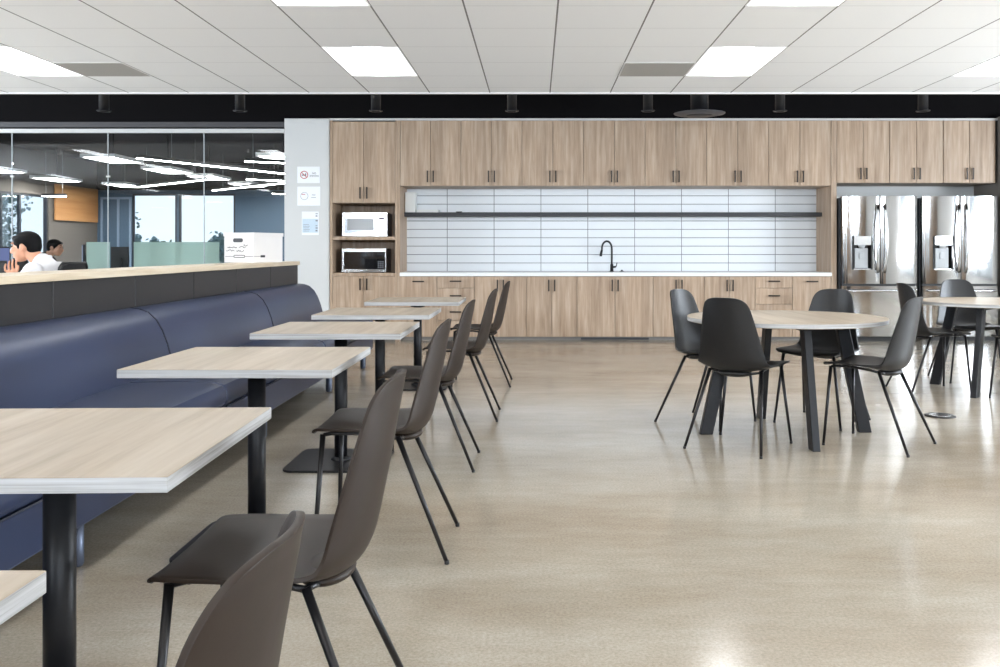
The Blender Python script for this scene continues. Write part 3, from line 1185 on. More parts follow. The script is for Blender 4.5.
# fridges
def fridge(lab, x0, x1):
    t = thing('refrigerator', lab, 'refrigerator', ((x0 + x1) / 2, 11.46, 0), 0, 'french door refrigerators')
    W = x1 - x0
    H = 1.795
    MB().box(-W / 2 - 0.012, W / 2 + 0.012, 0.075, 0.72, 0.03, H - 0.02, bev=0.004).build('body', M['fridge_side'], t)
    MB().box(-W / 2 + 0.01, W / 2 - 0.01, 0.06, 0.08, 0.0, 0.05).build('base_grille', M['black_sm'], t)

    def curved_door(a0, a1, z0, z1, hole=None):
        """door front bulging towards the room"""
        b = MB()
        n = 14
        poly = []
        for i in range(n + 1):
            u = i / n
            x = a0 + (a1 - a0) * u
            edge = min(u, 1 - u)
            rnd = 0.012 * (1 - min(1, edge / 0.05)) ** 2
            full = 1 - ((x) / (W / 2)) ** 2
            poly.append((x, -0.028 * full - 0.006 * math.sin(PI * u) + rnd))
        back = [(a1, 0.06), (a0, 0.06)]
        if hole is None:
            b.prism(poly + back, 'Z', z0, z1)
        else:
            hx0, hx1, hz0, hz1 = hole
            b.prism(poly + back, 'Z', z0, hz0)
            b.prism(poly + back, 'Z', hz1, z1)

            def yat(x):
                for i in range(n):
                    if poly[i][0] <= x <= poly[i + 1][0]:
                        f_ = (x - poly[i][0]) / (poly[i + 1][0] - poly[i][0])
                        return poly[i][1] * (1 - f_) + poly[i + 1][1] * f_
                return 0
            lft = [p for p in poly if p[0] < hx0 - 1e-4] + [(hx0, yat(hx0))]
            rgt = [(hx1, yat(hx1))] + [p for p in poly if p[0] > hx1 + 1e-4]
            b.prism(lft + [(hx0, 0.06), (a0, 0.06)], 'Z', hz0, hz1)
            b.prism(rgt + [(a1, 0.06), (hx1, 0.06)], 'Z', hz0, hz1)
        o = b
        return o
    g_ = 0.004
    zd = 0.71
    hx0, hx1, hz0, hz1 = -W / 2 + 0.12, -W / 2 + 0.37, 0.885, 1.30
    d1 = curved_door(-W / 2, -g_, zd, H, (hx0, hx1, hz0, hz1)).build('door', M['steel'], t, smooth=25)
    d2 = curved_door(g_, W / 2, zd, H).build('door', M['steel'], t, smooth=25)
    d3 = curved_door(-W / 2, W / 2, 0.06, zd - 0.03).build('freezer_drawer', M['steel'], t, smooth=25)
    MB().box(-W / 2 + 0.01, W / 2 - 0.01, 0.02, 0.06, zd - 0.028, zd - 0.002).build('gasket', M['black_sm'], t)
    # dispenser
    di = MB().box(hx0, hx1, 0.03, 0.045, hz0, hz1).box(hx0, hx0 + 0.018, -0.022, 0.03, hz0, hz1 - 0.11).box(hx1 - 0.018, hx1, -0.026, 0.03, hz0, hz1 - 0.11).build('dispenser', M['blackglass'], d1)
    MB().box(hx0 + 0.02, hx1 - 0.02, -0.036, 0.03, hz1 - 0.11, hz1).build('dispenser_panel', M['steel_h'], d1)
    MB().box(hx0 + 0.045, hx1 - 0.045, 0.012, 0.03, hz0 + 0.02, hz1 - 0.15).build('dispenser_back', M['display'], d1)
    MB().tube([(hx0 + 0.125, -0.002, hz1 - 0.11), (hx0 + 0.125, -0.002, hz1 - 0.15)], 0.03, 16, radii=[0.045, 0.03]).build('nozzle', M['display'], d1)
    MB().box(hx0 + 0.095, hx0 + 0.155, 0.0, 0.012, hz0 + 0.13, hz0 + 0.21, bev=0.005).build('paddle', M['display'], d1)
    MB().box(hx0 + 0.018, hx1 - 0.018, -0.02, 0.03, hz0, hz0 + 0.012).build('drip_tray', M['steel_h'], d1)
    # bowed handles
    for s, dd in ((-1, d1), (1, d2)):
        x = s * 0.043
        pts = []
        for i in range(13):
            u = i / 12
            z = 0.86 + 0.82 * u
            pts.append((x + s * 0.012 * math.sin(PI * u), -0.055 - 0.042 * math.sin(PI * u), z))
        MB().tube([(x, -0.02, 0.875)] + pts + [(x, -0.02, 1.665)], 0.019, 12).build('handle', M['steel_h'], dd)
    pts = [(-W / 2 + 0.05, -0.01, zd - 0.085), (-W / 2 + 0.05, -0.055, zd - 0.085)]
    for i in range(13):
        u = i / 12
        pts.append((-W / 2 + 0.06 + (W - 0.12) * u, -0.065 - 0.02 * math.sin(PI * u), zd - 0.085))
    pts += [(W / 2 - 0.05, -0.055, zd - 0.085), (W / 2 - 0.05, -0.01, zd - 0.085)]
    MB().tube(pts, 0.015, 12).build('handle', M['steel_h'], d3)
    return t


fridge('stainless french door refrigerator beside the wood panel and counter', 3.79, 4.725)
fridge('stainless french door refrigerator against the grey wall', 4.79, 5.725)

# ------------------------------------------------------------------ cylinder downlights and round diffuser
dl = None
dlab = ['over the glass by the wood panel side', 'over the glass closest to the white pier', 'over the tall microwave cabinet',
        'between the microwave cabinet and the faucet', 'beside the round diffuser, faucet side', 'beside the round diffuser, fridge side', 'in front of the fridge cabinets']
for i, x in enumerate((104, 240, 376, 512, 648, 780, 923)):
    X = (x - 536) * 10.5 / 925
    lab = 'black cylinder downlight on the dark soffit, ' + dlab[i]
    if dl is None:
        dl = thing('cylinder_downlight', lab, 'ceiling light', (X, 10.5, 2.70), 0, 'black cylinder downlights')
        MB().lathe([(0.055, 0.012), (0.055, ZH - 2.70)], 28).build('cylinder', M['black_sm'], dl)
        MB().lathe([(0.058, 0.014), (0.078, 0.012), (0.078, 0.004), (0.07, 0.0), (0.05, 0.002), (0.046, 0.03), (0.02, 0.034)], 28).build('trim_ring', M['black_sm'], dl)
    else:
        c = copy_tree(dl)
        c.location = (X, 10.5, 2.70)
        c['label'] = lab
t = thing('round_diffuser', 'round black air diffuser on a short duct under the dark soffit', 'air vent', ((699.5 - 536) * 10.5 / 925, 10.5, 2.655))
MB().lathe([(0.10, 0.02), (0.10, ZH - 2.655)], 32).build('duct', M['black_sm'], t)
MB().lathe([(0.20, 0.0), (0.285, 0.018), (0.29, 0.026), (0.27, 0.03), (0.10, 0.06), (0.09, 0.055)], 40).build('outer_ring', M['grey_band'], t)
MB().lathe([(0.04, -0.012), (0.14, -0.006), (0.15, 0.0), (0.04, 0.03)], 32).build('inner_cone', M['black_sm'], t)

# ------------------------------------------------------------------ ledge and banquette
YE = 9.05
b = MB()
b.box(-2.66, -2.35, YB + 0.02, YE, 0, 0.984)
hw = struct(b.build('wall_ledge', M['char']))
seams = [YB + 0.02, -3.0, -2.06, -1.14, -0.22, 0.7, 1.62, 2.54, 3.50, 4.46, 5.38, 6.30, 7.20, 8.12, YE]
b = MB()
for i in range(len(seams) - 1):
    b.box(-2.352, -2.33, seams[i] + 0.002, seams[i + 1] - 0.002, 0.02, 0.984, bev=0.004)
b.build('padding', M['char'], hw)
b = MB()
b.box(-2.68, -2.315, YB + 0.02, YE + 0.02, 0.985, 1.02, bev=0.002)
tag(b.build('ledge_top', M['cap']), 'long pale wood ledge on the padded low wall behind the banquette', 'ledge')

bn = thing('banquette', 'long navy vinyl banquette along the padded low wall', 'bench', (-1.95, 4.0, 0))
oy = 4.0
ox = -1.95
backs = [-1.1, 1.0, 3.10, 5.25, 7.30, 9.0]
prof = [(-2.06, 0.42), (-2.07, 0.52), (-2.09, 0.60), (-2.12, 0.68), (-2.155, 0.74), (-2.20, 0.782), (-2.25, 0.80), (-2.30, 0.806), (-2.325, 0.80), (-2.325, 0.42)]
for i in range(len(backs) - 1):
    m = MB().prism([(x - ox, z) for x, z in prof], 'Y', backs[i] + 0.003 - oy, backs[i + 1] - 0.003 - oy)
    o = m.build('backrest', M['navy'], bn, bevel=0.012, smooth=35, seg=3)
    if i:
        MB().tube([(x - ox + 0.001, backs[i] - oy, z - 0.002) for x, z in prof[:-1]], 0.004, 6).build('seam', M['piping'], o)
seats = [-1.1, 0.2, 2.4, 4.7, 6.9, 9.0]
sp_ = [(-2.10, 0.335), (-1.60, 0.335), (-1.578, 0.35), (-1.57, 0.38), (-1.572, 0.42), (-1.59, 0.448), (-1.63, 0.462), (-1.80, 0.468), (-2.10, 0.462)]
for i in range(len(seats) - 1):
    m = MB().prism([(x - ox, z) for x, z in sp_], 'Y', seats[i] + 0.003 - oy, seats[i + 1] - 0.003 - oy)
    o = m.build('seat_cushion', M['navy'], bn, bevel=0.012, smooth=35, seg=3)
    MB().tube([(-1.578 - ox, seats[i] + 0.01 - oy, 0.338), (-1.578 - ox, seats[i + 1] - 0.01 - oy, 0.338)], 0.004, 6).build('seam', M['piping'], o)
MB().box(-2.32 - ox, -1.585 - ox, -1.1 - oy, 8.99 - oy, 0.17, 0.334, bev=0.008).build('base', M['navy'], bn)
for y in (-0.9, 1.1, 3.33, 5.6, 7.4, 8.85):
    for x in (-1.655, -2.25):
        MB().lathe([(0.022, 0), (0.026, 0.01), (0.026, 0.175)], 20, (x - ox, y - oy, 0)).build('leg', M['bleg'] if x > -2 else M['table_black'], bn)


# ------------------------------------------------------------------ square tables
def make_square_table():
    t = thing('square_table', 'x', 'table', (0, 0, 0), 0, 'square pedestal tables in a row')
    b = MB()
    b.box(-0.375, 0.375, -0.375, 0.375, 0.690, 0.720)
    bm = b.bm
    bm.normal_update()
    for f in bm.faces:
        f.material_index = 0 if f.normal.z > 0.9 else 1
    b.build('tabletop', [M['top'], M['edge']], t, bevel=0.0012, seg=1)
    MB().lathe([(0.034, 0.0), (0.034, 0.68)], 36).build('pole', M['table_black'], t)
    b = MB()
    b.box(-0.22, 0.22, -0.025, 0.025, 0.676, 0.689)
    b.box(-0.025, 0.025, -0.22, 0.22, 0.676, 0.689)
    b.lathe([(0.06, 0.66), (0.06, 0.676)], 24)
    b.build('top_bracket', M['table_black'], t)
    poly = []
    R = 0.06
    for cx, cy, a0 in ((0.255 - R, 0.265 - R, 0), (-0.255 + R, 0.265 - R, 90), (-0.255 + R, -0.265 + R, 180), (0.255 - R, -0.265 + R, 270)):
        for k in range(7):
            a = math.radians(a0 + 15 * k)
            poly.append((cx + R * math.cos(a), cy + R * math.sin(a)))
    bb = MB().prism(poly, 'Z', 0.0, 0.012)
    bb.lathe([(0.055, 0.012), (0.05, 0.02), (0.034, 0.03)], 32)
    bb.build('base_plate', M['table_black'], t, bevel=0.003)
    return t


st = make_square_table()
sq = [(-1.015, 0.835), (-1.066, 2.07), (-1.085, 3.595), (-1.048, 4.97), (-1.055, 6.26), (-0.985, 7.70)]
slab = ['square pale wood pedestal table whose corner peeks in at the bottom left border',
        'square pale wood pedestal table, the largest in view, its top cut by the left border',
        'square pale wood pedestal table second behind the corner one, next to the banquette seam',
        'square pale wood pedestal table with its dark floor plate in full view',
        'square pale wood pedestal table one before the furthest of the row',
        'square pale wood pedestal table closest to the kitchen cabinets']
for i, (x, y) in enumerate(sq):
    o = st if i == 0 else copy_tree(st)
    o.location = (x, y, 0)
    o['label'] = slab[i]
    o.rotation_euler.z = 0.03 if i == 1 else 0.0

# ------------------------------------------------------------------ shell chairs
def catmull(pts, n):
    out = []
    P = [pts[0]] + list(pts) + [pts[-1]]
    segs = len(pts) - 1
    for i in range(segs):
        p0, p1, p2, p3 = P[i], P[i + 1], P[i + 2], P[i + 3]
        for k in range(n):
            t = k / n
            out.append(tuple(0.5 * ((2 * b_) + (-a_ + c_) * t + (2 * a_ - 5 * b_ + 4 * c_ - d_) * t * t + (-a_ + 3 * b_ - 3 * c_ + d_) * t ** 3)
                             for a_, b_, c_, d_ in zip(p0, p1, p2, p3)))
    out.append(tuple(pts[-1]))
    return out


# y, z, half width, lateral rise (z), lateral forward (y)
SHELL = [(0.236, 0.454, 0.188, 0.30, -0.25), (0.232, 0.458, 0.205, 0.34, -0.20), (0.218, 0.463, 0.216, 0.32, -0.1), (0.185, 0.468, 0.223, 0.22, 0.0),
         (0.12, 0.468, 0.228, 0.20, 0.0), (0.05, 0.460, 0.230, 0.32, 0.0), (-0.02, 0.448, 0.230, 0.55, 0.0), (-0.080, 0.438, 0.226, 0.80, 0.15),
         (-0.125, 0.440, 0.220, 0.92, 0.45), (-0.160, 0.460, 0.213, 0.80, 0.95), (-0.183, 0.498, 0.204, 0.50, 1.35), (-0.198, 0.550, 0.194, 0.20, 1.65),
         (-0.213, 0.620, 0.181, 0.0, 1.85), (-0.227, 0.69, 0.167, 0.0, 2.0), (-0.240, 0.765, 0.151, 0.0, 2.1), (-0.248, 0.808, 0.140, 0.0, 2.2),
         (-0.253, 0.834, 0.127, 0.0, 2.2), (-0.255, 0.848, 0.113, 0.0, 2.2), (-0.257, 0.858, 0.095, 0.0, 2.2), (-0.258, 0.864, 0.072, 0.0, 2.2), (-0.2585, 0.867, 0.045, 0.0, 2.2)]


def make_chair(m, lab):
    t = thing('shell_chair', lab, 'chair', (0, 0, 0), 0, None)
    rows = catmull(SHELL, 3)
    nv = 16
    b = MB()
    G = []
    for (y, z, hw_, rz_, fy) in rows:
        row = []
        for j in range(nv + 1):
            v = -1 + 2 * j / nv
            x = hw_ * v
            row.append(b.bm.verts.new((x, y + fy * x * x, z + rz_ * x * x)))
        G.append(row)
    for i in range(len(G) - 1):
        for j in range(nv):
            f = b.bm.faces.new((G[i][j], G[i][j + 1], G[i + 1][j + 1], G[i + 1][j]))
            f.smooth = True
    o = b.build('seat_shell', m, t)
    for p in o.data.polygons:
        p.use_smooth = True
    so = o.modifiers.new('solid', 'SOLIDIFY')
    so.thickness = 0.009
    so.offset = -1
    bv = o.modifiers.new('bevel', 'BEVEL')
    bv.width = 0.0025
    bv.segments = 2
    bv.limit_method = 'ANGLE'
    bv.angle_limit = math.radians(60)
    # under-seat mount that bulges below the shell
    MB().ball((0, -0.085, 0.432), 1.0, (0.10, 0.062, 0.024), 24).build('seat_mount', m, t)
    # frame
    b = MB()
    for s in (-1, 1):
        b.tube([(s * 0.168, 0.198, 0.455), (s * 0.155, 0.165, 0.460), (s * 0.150, 0.05, 0.457), (s * 0.150, -0.03, 0.448), (s * 0.155, -0.075, 0.440)], 0.0075, 10)
    b.tube([(-0.155, 0.165, 0.458), (-0.08, 0.160, 0.449), (0.08, 0.160, 0.449), (0.155, 0.165, 0.458)], 0.0075, 10)
    b.tube([(-0.155, -0.072, 0.441), (-0.10, -0.085, 0.432), (0.10, -0.085, 0.432), (0.155, -0.072, 0.441)], 0.0075, 10)
    b.build('seat_frame', M['leg'], t)
    for s in (-1, 1):
        for (yt, yb, zt, xt, xb) in ((0.200, 0.222, 0.458, 0.168, 0.222), (-0.075, -0.262, 0.445, 0.156, 0.228)):
            lg = MB().tube([(s * xt, yt, zt), (s * xb, yb, 0.006)], 0.009, 12, radii=[0.0105, 0.0078]).build('leg', M['leg'], t)
            MB().lathe([(0.0085, 0.0), (0.009, 0.004), (0.0085, 0.014)], 12, (s * xb, yb, 0)).build('foot_cap', M['black_sm'], lg)
    return t


left = [(-0.49, 0.90, 'dark shell chair at the bottom border, only its rounded back in view', 0),
        (-0.548, 2.055, 'large dark shell chair with its whole brown-grey seat and two legs cut by the border', 0),
        (-0.585, 3.575, 'dark shell chair beside the table whose floor plate shows', 0),
        (-0.582, 4.95, 'dark shell chair third from the kitchen end of the row along the square tables', 0),
        (-0.52, 6.33, 'dark shell chair one before the last in the row along the square tables', 0),
        (-0.475, 7.85, 'dark shell chair closest to the kitchen, at the last square table', 0)]
cl = make_chair(M['shell'], 'x')
cb = None
for i, (x, y, lab, _) in enumerate(left):
    o = cl if i == 0 else copy_tree(cl)
    o.location = (x, y, 0)
    o.rotation_euler.z = PI / 2       # local +Y (front) looks towards -X
    o['label'] = lab
    o['group'] = 'shell chairs along the square tables'


def facing(fx, fy):
    return math.atan2(-fx, fy)


right = [(1.136, 6.10, (0.74, -0.67), 'black shell chair at the near round table facing the fridges, its inner back visible', 1),
         (1.187, 5.37, (0.575, 0.818), 'black shell chair with its rounded back turned straight to the viewer', 1),
         (1.88, 6.11, (-0.64, -0.77), 'black shell chair behind the near round table, in front of the last drawers', 1),
         (1.985, 5.405, (-0.76, 0.65), 'black shell chair in profile at the near round table, pushed in towards the left', 1),
         (3.18, 7.46, (1.0, 0.05), 'black shell chair in profile between both round tables, facing the right border', 2),
         (3.75, 8.06, (-0.05, -1.0), 'black shell chair behind the far round table, in front of a fridge', 2),
         (3.77, 6.98, (-0.45, 0.89), 'black shell chair cut by the right border, only seat corner and leg in view', 2)]
cb = make_chair(M['shell_b'], 'x')
for i, (x, y, fd, lab, tb) in enumerate(right):
    o = cb if i == 0 else copy_tree(cb)
    o.location = (x, y, 0)
    o.rotation_euler.z = facing(*fd)
    o['label'] = lab
    o['group'] = 'black shell chairs at the near round table' if tb == 1 else 'black shell chairs at the far round table'


# ------------------------------------------------------------------ round tables
def make_round_table():
    t = thing('round_table', 'x', 'table', (0, 0, 0), 0, 'round wood-topped tables')
    b = MB()
    b.lathe([(0.598, 0.694), (0.601, 0.697), (0.601, 0.720), (0.598, 0.722)], 96, smooth=False)
    b.bm.normal_update()
    for f in b.bm.faces:
        if abs(f.normal.z) < 0.5:
            f.material_index = 1
    b.build('tabletop', [M['top'], M['edge']], t)
    b = MB()
    b.box(-0.40, 0.40, -0.03, 0.03, 0.665, 0.693)
    b.box(-0.03, 0.03, -0.40, 0.40, 0.665, 0.693)
    b.build('under_frame', M['table_black'], t)
    for k in range(4):
        a = k * PI / 2
        ca, sa = math.cos(a), math.sin(a)
        b = MB()
        # slab leg splayed outwards: radial width 8 cm, tangential 4 cm
        def P(r, tt, z):
            return (ca * r - sa * tt, sa * r + ca * tt, z)
        top_r, bot_r = 0.35, 0.50
        vs = []
        for (r0, z) in ((bot_r, 0.0), (top_r, 0.69)):
            for (dr, dt) in ((-0.04, -0.022), (0.04, -0.022), (0.04, 0.022), (-0.04, 0.022)):
                vs.append(b.bm.verts.new(P(r0 + dr, dt, z)))
        for q in ((0, 1, 2, 3), (4, 5, 6, 7), (0, 1, 5, 4), (1, 2, 6, 5), (2, 3, 7, 6), (3, 0, 4, 7)):
            b.bm.faces.new([vs[i] for i in q])
        b.build('leg', M['table_black'], t, bevel=0.004)
    return t


rt = make_round_table()
rt.location = (1.545, 5.73, 0)
rt.rotation_euler.z = 0.06
rt['label'] = 'round pale wood table on slanted black legs, all four legs and four chairs in view'
r2 = copy_tree(rt)
r2.location = (3.72, 7.45, 0)
r2.rotation_euler.z = PI / 4
r2['label'] = 'round pale wood table in front of the fridges, cut by the right border'

t = thing('floor_outlet', 'round black floor outlet cover with bright lid on the concrete', 'floor outlet', (2.757, 6.31, 0))
MB().lathe([(0.10, 0.0), (0.10, 0.006), (0.09, 0.010), (0.078, 0.010)], 40).build('ring', M['black_sm'], t)
MB().lathe([(0.074, 0.008), (0.072, 0.0115)], 36).build('lid', M['steel_h'], t)

# ------------------------------------------------------------------ box on the ledge, notices on the pier
t = thing('storage_box', 'white cardboard file box with lid and hand hole on the end of the wood ledge', 'box', (-2.55, 8.36, 1.02), math.radians(-22))
W, D, H = 0.325, 0.40, 0.265
MB().box(-W / 2, W / 2, -D / 2, D / 2, 0, H - 0.01, bev=0.002).build('carton', M['card'], t)
ld = MB().box(-W / 2 - 0.006, W / 2 + 0.006, -D / 2 - 0.006, D / 2 + 0.006, H - 0.032, H, bev=0.002).build('lid', M['card'], t)


def ell(b, cx, cz, rx, rz, y, n=24):
    vs = [b.bm.verts.new((cx + rx * math.cos(2 * PI * k / n), y, cz + rz * math.sin(2 * PI * k / n))) for k in range(n)]
    b.bm.faces.new(vs)


b = MB()
yf = -D / 2 - 0.001
for k in range(1):
    b.prism([(-0.01 + 0.036 * (1 if abs(a) < 90 or a > 270 else -1) + 0.0185 * math.cos(math.radians(a)), H - 0.068 + 0.0175 * math.sin(math.radians(a))) for a in list(range(-85, 90, 10)) + list(range(95, 270, 10))], 'Y', yf - 0.001, yf)
b.build('hand_hole', M['ink'], t)
b = MB()
b.box(-0.15, -0.055, yf - 0.0006, yf, 0.053, 0.057)
b.box(0.065, 0.155, yf - 0.0006, yf, 0.053, 0.057)
b.box(-0.05, 0.06, yf - 0.001, yf, 0.062, 0.068)
b.box(-0.05, 0.06, yf - 0.001, yf, 0.042, 0.048)
b.box(-0.055, -0.05, yf - 0.001, yf, 0.044, 0.066)
b.box(0.06, 0.065, yf - 0.001, yf, 0.044, 0.066)
b.build('printed_label', M['ink'], t)
b = MB()
rnd = random.Random(3)
for (x0, x1, zc) in ((-0.13, -0.03, 0.135), (0.0, 0.07, 0.135), (-0.14, -0.05, 0.105), (-0.03, 0.05, 0.102), (0.05, 0.09, 0.152)):
    x = x0
    px_, pz_ = x0, zc
    while x < x1:
        x += rnd.uniform(0.005, 0.011)
        nz = zc + rnd.uniform(-0.008, 0.008)
        b.tube([(px_, yf - 0.0005, pz_), (x, yf - 0.0005, nz)], 0.0022, 4)
        px_, pz_ = x, nz
b.build('handwriting', M['ink'], t)
b = MB()
xs = W / 2 + 0.001
b.box(xs - 0.001, xs + 0.0005, -D / 2 + 0.09, -D / 2 + 0.15, 0.045, 0.065)
b.box(xs - 0.001, xs + 0.0005, -D / 2 + 0.0, -D / 2 + 0.09, 0.053, 0.056)
b.build('side_print', M['ink'], t)


def notice(lab, x0, x1, z0, z1, kind):
    yp = YK + 0.02
    t = thing('notice', lab, 'sign', ((x0 + x1) / 2, yp, (z0 + z1) / 2), 0, 'paper notices taped to the white pier')
    W, H = (x1 - x0) / 2, (z1 - z0) / 2
    sh = MB().box(-W, W, -0.003, 0.0, -H, H, bev=0.0008).build('sheet', M['paper'], t)

    def text(s, x, z, size, m):
        cu = bpy.data.curves.new('lettering', 'FONT')
        cu.body = s
        cu.size = size
        cu.extrude = 0.0004
        cu.align_x = 'CENTER'
        cu.materials.append(m)
        tmp = bpy.data.objects.new('lettering', cu)
        C.objects.link(tmp)
        me = bpy.data.meshes.new_from_object(tmp.evaluated_get(bpy.context.evaluated_depsgraph_get()))
        bpy.data.objects.remove(tmp)
        o = bpy.data.objects.new('lettering', me)
        C.objects.link(o)
        o.parent = t
        o.location = (x, -0.0038, z)
        o.rotation_euler = (PI / 2, 0, 0)

    def ring(cx, cz, r, th, m, name='prohibition_ring', slash=True):
        b = MB()
        n = 32
        A = []
        for k in range(n):
            a = 2 * PI * k / n
            A.append([b.bm.verts.new((cx + rr * math.cos(a), yy, cz + rr * math.sin(a))) for rr, yy in ((r, -0.003), (r, -0.0045), (r - th, -0.0045), (r - th, -0.003))])
        for k in range(n):
            for q in range(3):
                b.bm.faces.new((A[k][q], A[(k + 1) % n][q], A[(k + 1) % n][q + 1], A[k][q + 1]))
        if slash:
            c = Vector((cx, -0.00375, cz))
            b.box(cx - r + th / 2, cx + r - th / 2, -0.0045, -0.003, cz - th / 2, cz + th / 2, rot=Matrix.Rotation(math.radians(45), 3, 'Y'), about=c)
        b.build(name, m, t)
    if kind == 1:
        ring(-0.055, 0, 0.05, 0.009, M['red'])
        MB().box(-0.085, -0.03, -0.0042, -0.003, -0.009, 0.003).box(-0.04, -0.03, -0.0042, -0.003, 0.003, 0.02).build('cigarette_symbol', M['ink'], t)
        text('NO', 0.07, 0.008, 0.032, M['ink'])
        text('SMOKING', 0.072, -0.022, 0.026, M['ink'])
    elif kind == 2:
        ring(-0.055, 0, 0.048, 0.004, M['greyink'], 'faded_ring', False)
        MB().box(-0.09, -0.045, -0.0042, -0.003, 0.018, 0.026).build('symbol', M['red'], t)
        text('NO', 0.06, 0.006, 0.028, M['greyink'])
        MB().box(0.03, 0.09, -0.004, -0.003, -0.02, -0.015).build('text_line', M['greyink'], t)
    else:
        MB().box(-W + 0.008, W - 0.01, -0.0042, -0.003, -H + 0.03, 0.055).build('printed_picture', M['bluepaper'], t)
        b = MB()
        for k, z in enumerate((0.12, 0.09, 0.03, -0.03, -0.06, -0.095)):
            b.box(W - 0.04, W - 0.012 - 0.004 * (k % 2), -0.005, -0.003, z - 0.006, z + 0.004 + 0.004 * (k % 3))
        for k in range(5):
            b.box(-W + 0.02, -W + 0.09 + 0.01 * (k % 2), -0.005, -0.003, -0.02 - k * 0.02, -0.015 - k * 0.02)
        b.build('printed_text', M['greyink'], t)
    return t


notice('square no smoking notice with red ring, topmost of the three on the pier', px(297), px(319.5), 1.14 + (249 - 183) / 80, 1.14 + (249 - 166.5) / 80, 1)
notice('wide faded notice with a grey ring, middle of the three on the pier', px(297), px(320), 1.14 + (249 - 205.5) / 80, 1.14 + (249 - 186.5) / 80, 2)
notice('tall notice with pale blue print, lowest of the three on the pier', px(301.5), px(318.5), 1.14 + (249 - 235) / 80, 1.14 + (249 - 211.5) / 80, 3)


# ------------------------------------------------------------------ office furniture and people
def desk(lab, x, y, w_, d_, rz=0.0):
    t = thing('office_desk', lab, 'desk', (x, y, 0), rz, None)
    MB().box(-w_ / 2, w_ / 2, -d_ / 2, d_ / 2, 0.715, 0.74, bev=0.003).build('desktop', M['desk'], t)
    for s in (-1, 1):
        for q in (-1, 1):
            MB().box(s * (w_ / 2 - 0.05) - 0.025, s * (w_ / 2 - 0.05) + 0.025, q * (d_ / 2 - 0.06) - 0.025, q * (d_ / 2 - 0.06) + 0.025, 0, 0.715).build('leg', M['display'], t)
    return t


def monitor(lab, x, y, z, w_, h_, rz, group=None, lit=True, stand=0.14):
    t = thing('computer_monitor', lab, 'monitor', (x, y, z), rz, group)
    MB().box(-w_ / 2, w_ / 2, -0.0, 0.03, stand, stand + h_, bev=0.004).build('bezel', M['black_sm'], t)
    MB().box(-w_ / 2 + 0.012, w_ / 2 - 0.012, -0.003, 0.0, stand + 0.014, stand + h_ - 0.012).build('screen', M['screen'] if lit else M['blackglass'], t)
    MB().box(-0.03, 0.03, 0.03, 0.06, 0.012, stand + h_ * 0.5).build('neck', M['black_sm'], t)
    MB().box(-0.11, 0.11, -0.05, 0.12, 0, 0.012, bev=0.003).build('foot', M['black_sm'], t)
    return t


def office_chair(lab, x, y, rz, top=1.03):
    """front looks towards local -X"""
    t = thing('office_chair', lab, 'office chair', (x, y, 0), rz, None)
    b = MB()
    prof_ = [(-0.25, 0.46), (0.22, 0.46), (0.25, 0.48), (0.22, 0.52), (-0.2, 0.53), (-0.26, 0.51)]
    b.prism(prof_, 'Y', -0.24, 0.24)
    b.build('seat', M['mesh'], t, bevel=0.015, smooth=40)
    fr = [(0.27, -0.20, 0.58), (0.30, -0.215, 0.8), (0.33, -0.20, top - 0.03), (0.335, -0.17, top), (0.335, 0.17, top), (0.33, 0.20, top - 0.03), (0.30, 0.215, 0.8), (0.27, 0.20, 0.58), (0.27, -0.20, 0.58)]
    MB().tube(fr, 0.014, 10).build('back_frame', M['black_sm'], t)
    b = MB()
    n = 8
    G = []
    for i in range(n + 1):
        u = i / n
        row = []
        for j in range(n + 1):
            v = -1 + 2 * j / n
            row.append(b.bm.verts.new((0.27 + 0.065 * u + 0.02 * (1 - v * v), 0.20 * v, 0.58 + (top - 0.58) * u)))
        G.append(row)
    for i in range(n):
        for j in range(n):
            b.bm.faces.new((G[i][j], G[i][j + 1], G[i + 1][j + 1], G[i + 1][j]))
    o = b.build('back_mesh', M['mesh'], t)
    so = o.modifiers.new('solid', 'SOLIDIFY')
    so.thickness = 0.006
    MB().tube([(0.05, 0, 0.45), (0.30, 0, 0.47), (0.32, 0, 0.7)], 0.02, 8).build('back_support', M['black_sm'], t)
    MB().tube([(0, 0, 0.08), (0, 0, 0.46)], 0.025, 12).build('gas_post', M['black_sm'], t)
    for k in range(5):
        a = 2 * PI * k / 5 + 0.3
        lg = MB().tube([(0, 0, 0.1), (0.28 * math.cos(a), 0.28 * math.sin(a), 0.07)], 0.02, 8, radii=[0.025, 0.014]).build('base_arm', M['black_sm'], t)
        MB().ball((0.28 * math.cos(a), 0.28 * math.sin(a), 0.03), 0.03, (1, 0.7, 1), 10).build('caster', M['black_sm'], lg)
    for s in (-1, 1):
        MB().tube([(0.0, s * 0.27, 0.50), (0.0, s * 0.27, 0.68)], 0.012, 8).box(-0.13, 0.1, s * 0.27 - 0.03, s * 0.27 + 0.03, 0.68, 0.70, bev=0.006).build('armrest', M['black_sm'], t)
    return t


def remesh(o, v=0.009, it=6):
    r = o.modifiers.new('remesh', 'REMESH')
    r.mode = 'VOXEL'
    r.voxel_size = v
    r.use_smooth_shade = True
    s = o.modifiers.new('smooth', 'SMOOTH')
    s.iterations = it
    s.factor = 0.5


